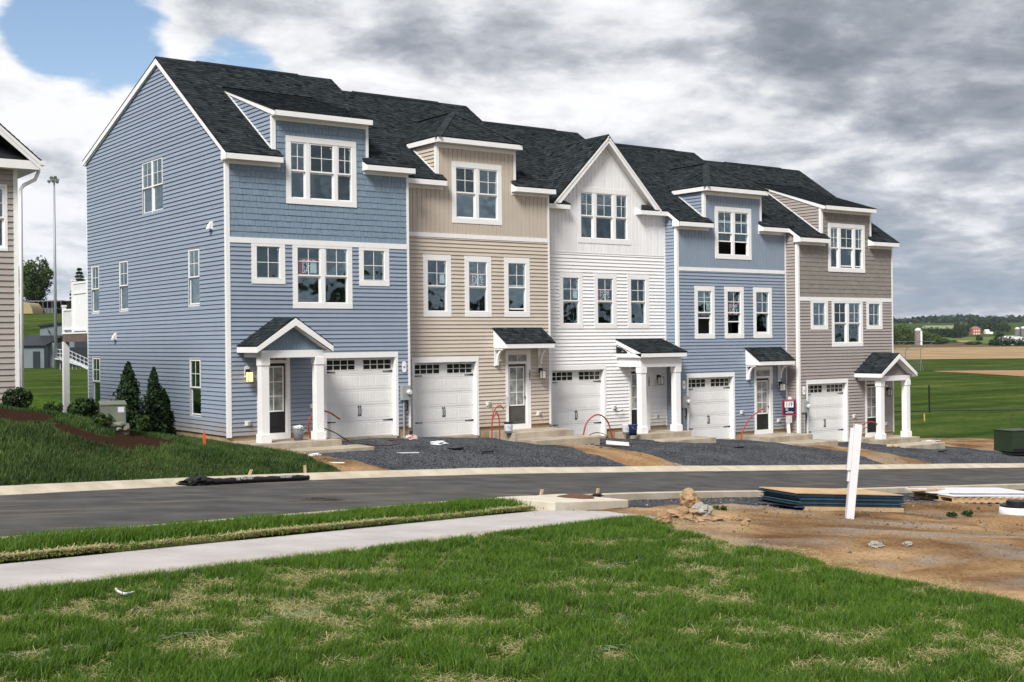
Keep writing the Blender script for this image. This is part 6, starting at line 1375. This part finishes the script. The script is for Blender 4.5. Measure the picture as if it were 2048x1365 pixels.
for px, py, s_ in ((1904, 1032, .18), (1934, 1030, .20), (1440, 1022, .22)): bush('weed', ground_hit(px, py)-Vector((0, 0, .02)), s_*.62, s_*.55, 120, .022, M_LEAF, 'small green weed growing in the bare dirt', 'weeds in the dirt', cat='weed', seed=px)
def right_side():
    G = mat('padmount_green', (.022, .038, .020), .45, .1, 3); p = ground_hit(2026, 911); t = thing('transformer', p, 'dark green transformer box on a black skid beside the gravel', 'transformer', None, -.25); MB().box(0, 1.35, 0, 1.1, .12, 1.0).build('cabinet', G, t, bevel=.015); MB().box(-.02, 1.37, -.02, 1.12, 1.0, 1.03).build('lid', G, t); MB().box(-.35, 1.5, -.1, 1.2, .0, .07).build('skid', M_PLAS, t); MB().box(.0, 1.35, -.01, .0, .12, .26).build('base', M_PLAS, t)
    p = ground_hit(2004, 889); t = thing('pedestal', p, 'light grey utility pedestal behind the potted sapling', 'pedestal', None, -.3); MB().box(-.23, .23, -.2, .2, 0, .46).build('body', mat('pedestal_grey', (.36, .36, .33), .6), t, bevel=.01); MB().box(-.24, .24, -.21, .21, .46, .49).build('lid', MATS['pedestal_grey'], t)
    p = ground_hit(2013, 893); t = thing('sapling', p, 'bare leaning sapling in a black pot beside the dark green box', 'sapling'); MB().lathe([(.15, 0), (.19, .22), (.20, .24)], 16).build('pot', M_PLAS, t); u_ = rt; tip = u_*.50+Vector((0, 0, 1.75))
    mb = MB().tube([Vector((0, 0, .2)), u_*.08+Vector((0, 0, .8)), u_*.22+Vector((0, 0, 1.2)), tip], .022, 6, r1=.008); mb.tube([u_*.16+Vector((0, 0, 1.0)), u_*.22+Vector((0, 0, 1.35)), u_*.25+Vector((0, 0, 1.6))], .012, 5, r1=.005)
    for k in range(6): mb.tube([u_*.05+Vector((0, 0, .4+.06*k)), u_*(.05+(-1)**k*.3)+Vector((0, 0, .55+.05*k)), u_*(.05+(-1)**k*.42)+Vector((0, 0, .35+.03*k))], .006, 4)
    mb.build('stem', M_BARK, t)
    p = ground_hit(1859, 826); o = MB().tube([p, p+Vector((-.05, 0, 2.5))], .07, 8).build('fence_post', M_PLAS); tag(o, 'lone black fence post in the mown field', 'post'); p = ground_hit(1849, 843); o = MB().box(-.05, .05, -.03, .03, -.1, .62).build('survey_stake', mat('stake_orange', (.60, .36, .13), .7)); o.location = p; tag(o, 'short pale orange survey stake in the grass beyond the taupe house', 'stake')
right_side()
def litter():
    def flat(name, px, py, pts, th, m, lb, cat, rz=0, ry=0, dz=.02):
        o = MB().prism([(x, y, 0) for x, y in pts], (0, 0, th)).build(name, m); o.location = ground_hit(px, py)+Vector((0, 0, dz)); o.rotation_euler = (0, ry, rz); return tag(o, lb, cat)
    rect = lambda a, b: [(-a/2, -b/2), (a/2, -b/2), (a/2, b/2), (-a/2, b/2)]
    flat('trim_strip', 816, 908, rect(.62, .03), .02, M_WHITE, 'white trim strip lying on the gravel before the garages', 'strip', -.55)
    o = MB().prism([(0, 0, 0), (.12, 0, 0), (.12, .012, 0), (.012, .012, 0), (.012, .12, 0), (0, .12, 0)], (0, 0, .85)).build('trim_offcut', M_WHITE); o.location = ground_hit(1212, 896)+Vector((0, 0, .12)); o.rotation_euler = (math.radians(92), 0, math.radians(20)); tag(o, 'white corner trim offcut on the dirt between gravel patches', 'trim')
    flat('rubber_scrap', 912, 900, rect(.42, .22), .05, M_PLAS, 'larger black rubber scrap on the gravel before the beige garage', 'scrap', .1); flat('rubber_scrap', 975, 906, rect(.36, .12), .04, M_PLAS, 'thin black rubber scrap on the gravel', 'scrap', -.2); flat('rubber_scrap', 1478, 897, rect(.45, .12), .04, M_PLAS, 'black scrap on the gravel by the blue house with boards', 'scrap', .1); flat('rubber_scrap', 1885, 904, rect(.5, .14), .04, M_PLAS, 'black scrap on the gravel near the taupe house', 'scrap', .1)
    for px, py, sz, lb, sd, m_ in ((876, 890, (.24, .12, .07), 'crumpled white plastic bag on the gravel', 61, M_WHITE), (821, 880, (.20, .13, .10), 'pinkish plastic bag at the foot of the wall between garages', 62, mat('bag_pink', (.62, .42, .40), .5, .2, 12)), (1857, 884, (.75, .22, .04), 'flat white plastic wrap on dirt beside the taupe porch', 63, M_WHITE), (630, 912, (.16, .10, .04), 'white rubble by the first porch slab', 64, M_WHITE)):
        o = bpy.data.objects.new('plastic_bag', noise_blob(sz, sd, 3, .7, 2.2)); o.data.materials.append(m_); link(o); o.location = ground_hit(px, py)+Vector((0, 0, sz[2]*.6)); tag(o, lb, 'bag' if sd != 64 else 'rubble')
    flat('plank', 585, 909, rect(.75, .07), .03, M_WOOD, 'thin wooden plank lying beside the first porch slab', 'plank', -.75); flat('plank', 670, 928, rect(.5, .05), .02, M_TRIM, 'short pale lath on the dirt beside the bank', 'plank', -.8)
    for px in (1780, 1792): o = bpy.data.objects.new('block', noise_blob((.16, .12, .08), px, 2, .2)); o.data.materials.append(M_WOOD); link(o); o.location = ground_hit(px, 895)+Vector((0, 0, .05)); tag(o, 'wood block at the foot of the taupe porch slab', 'block', 'blocks at the taupe porch slab')
    pts = [ground_hit(x, y)+Vector((0, 0, .07)) for x, y in ((232, 1193), (236, 1198), (250, 1203), (270, 1199))]; o = MB().tube(smooth_path(pts), .012, 5).build('plastic_strip', M_WHITE); tag(o, 'curled white plastic strip lying on the lawn', 'strip')
    # stones and clods scattered over the bare ground
    n = 26000; a = RNG.uniform(-2, 34, n); b = RNG.uniform(-30, -.5, n); s, q = street(a, b); k = ((q > 7.2) | (q < -.75)) & (lawn_near(a, b) < .1) & (lawn_left(a, b) < 0) & ((q > 0) | (gravel_mask(a, b) < -.1)); a, b = a[k], b[k]; dd = viewcoord(a, b)[1]; r = np.clip(RNG.lognormal(-4.6, .5, len(a)), .005, .05)*np.clip(dd/20, .6, 1.6); z = height(a, b)
    base = np.array([(1, 0, 0), (0, 1, 0), (-1, 0, 0), (0, -1, 0), (0, 0, 1), (0, 0, -1.)]); m_ = len(a); v = base[None]*r[:, None, None]*RNG.uniform(.55, 1.25, (m_, 6, 1))*np.array([1, 1, .7]); v += np.stack([a, b, z+r*.25], 1)[:, None]
    f = np.array([(0, 1, 4), (1, 2, 4), (2, 3, 4), (3, 0, 4), (1, 0, 5), (2, 1, 5), (3, 2, 5), (0, 3, 5)]); idx = (np.arange(m_)[:, None, None]*6+f[None]).ravel(); M = leafmat('pebble', (.08, .062, .045), (.36, .29, .22), .0)
    me = fast_mesh('loose_stones', v.reshape(-1, 3), idx, np.full(m_*8, 3), M, np.repeat(np.clip(RNG.normal(.38, .25, m_), 0, 1), 6)); o = bpy.data.objects.new('loose_stones', me); link(o, None, 'stuff'); o['label'] = 'loose stones and clods on the bare dirt'
litter()

# ------------------------------------------------------------------ wood behind the viewer, seen only in the window panes
def back_wood():
    P, Nn, T = [], [], []; r = random.Random(9)
    for k in range(70):
        x = r.uniform(-70, 190); y = r.uniform(-150, -115)-.15*abs(x-40); R = r.uniform(4, 7.5); hgt = r.uniform(5, 10); c, n, t = crown_points(520, k+300, clumps=12); z = hz(x, y)
        P.append(c*np.array([R, R, hgt])+np.array([x, y, z+hgt*.75])); Nn.append(n); T.append(t)
    me = leaf_cloud(np.concatenate(P), np.concatenate(Nn), .8, np.concatenate(T), M_LEAFD, 'wood'); o = bpy.data.objects.new('wood', me); link(o, None, 'stuff'); o['label'] = 'dark wood mirrored in the lower window panes'
back_wood()
def netting():
    M = mat('net_green', (.17, .25, .17), .7, .1); mb = MB()
    for pl in (((560, 1245), (700, 1222), (860, 1190), (1010, 1168), (1150, 1150), (1300, 1128)), ((0, 1330), (160, 1312), (330, 1290), (480, 1265), (620, 1240)), ((1090, 1350), (1180, 1322), (1240, 1308), (1330, 1320)), ((1180, 1262), (1300, 1240), (1420, 1222)), ((1420, 1130), (1480, 1112), (1540, 1108))):
        p = smooth_path([ground_hit(*q)+Vector((0, 0, .055)) for q in pl], 10)
        for j in range(2): mb.tube([q+Vector((random.gauss(0, .03), random.gauss(0, .03)+j*.03, random.gauss(0, .012))) for q in p], .0017, 3, False)
    o = mb.build('netting', M, None, kind='stuff'); o['label'] = 'strands of pale green erosion netting in the lawn'
netting()

# ------------------------------------------------------------------ air between here and the ridge
def haze():
    me = MB().box(-3900, 3900, -3900, 3900, -9, 95).mesh('haze', None); M = bpy.data.materials.new('haze_air'); M.use_nodes = True; N = M.node_tree.nodes; N.clear()
    v = N.new('ShaderNodeVolumePrincipled'); v.inputs['Color'].default_value = (.78, .86, .96, 1); v.inputs['Density'].default_value = .00005; v.inputs['Anisotropy'].default_value = .2
    o_ = N.new('ShaderNodeOutputMaterial'); M.node_tree.links.new(v.outputs[0], o_.inputs['Volume']); me.materials.append(M)
    o = bpy.data.objects.new('haze', me); link(o, None, 'stuff'); o['label'] = 'thin haze over the far fields and ridge'
haze()
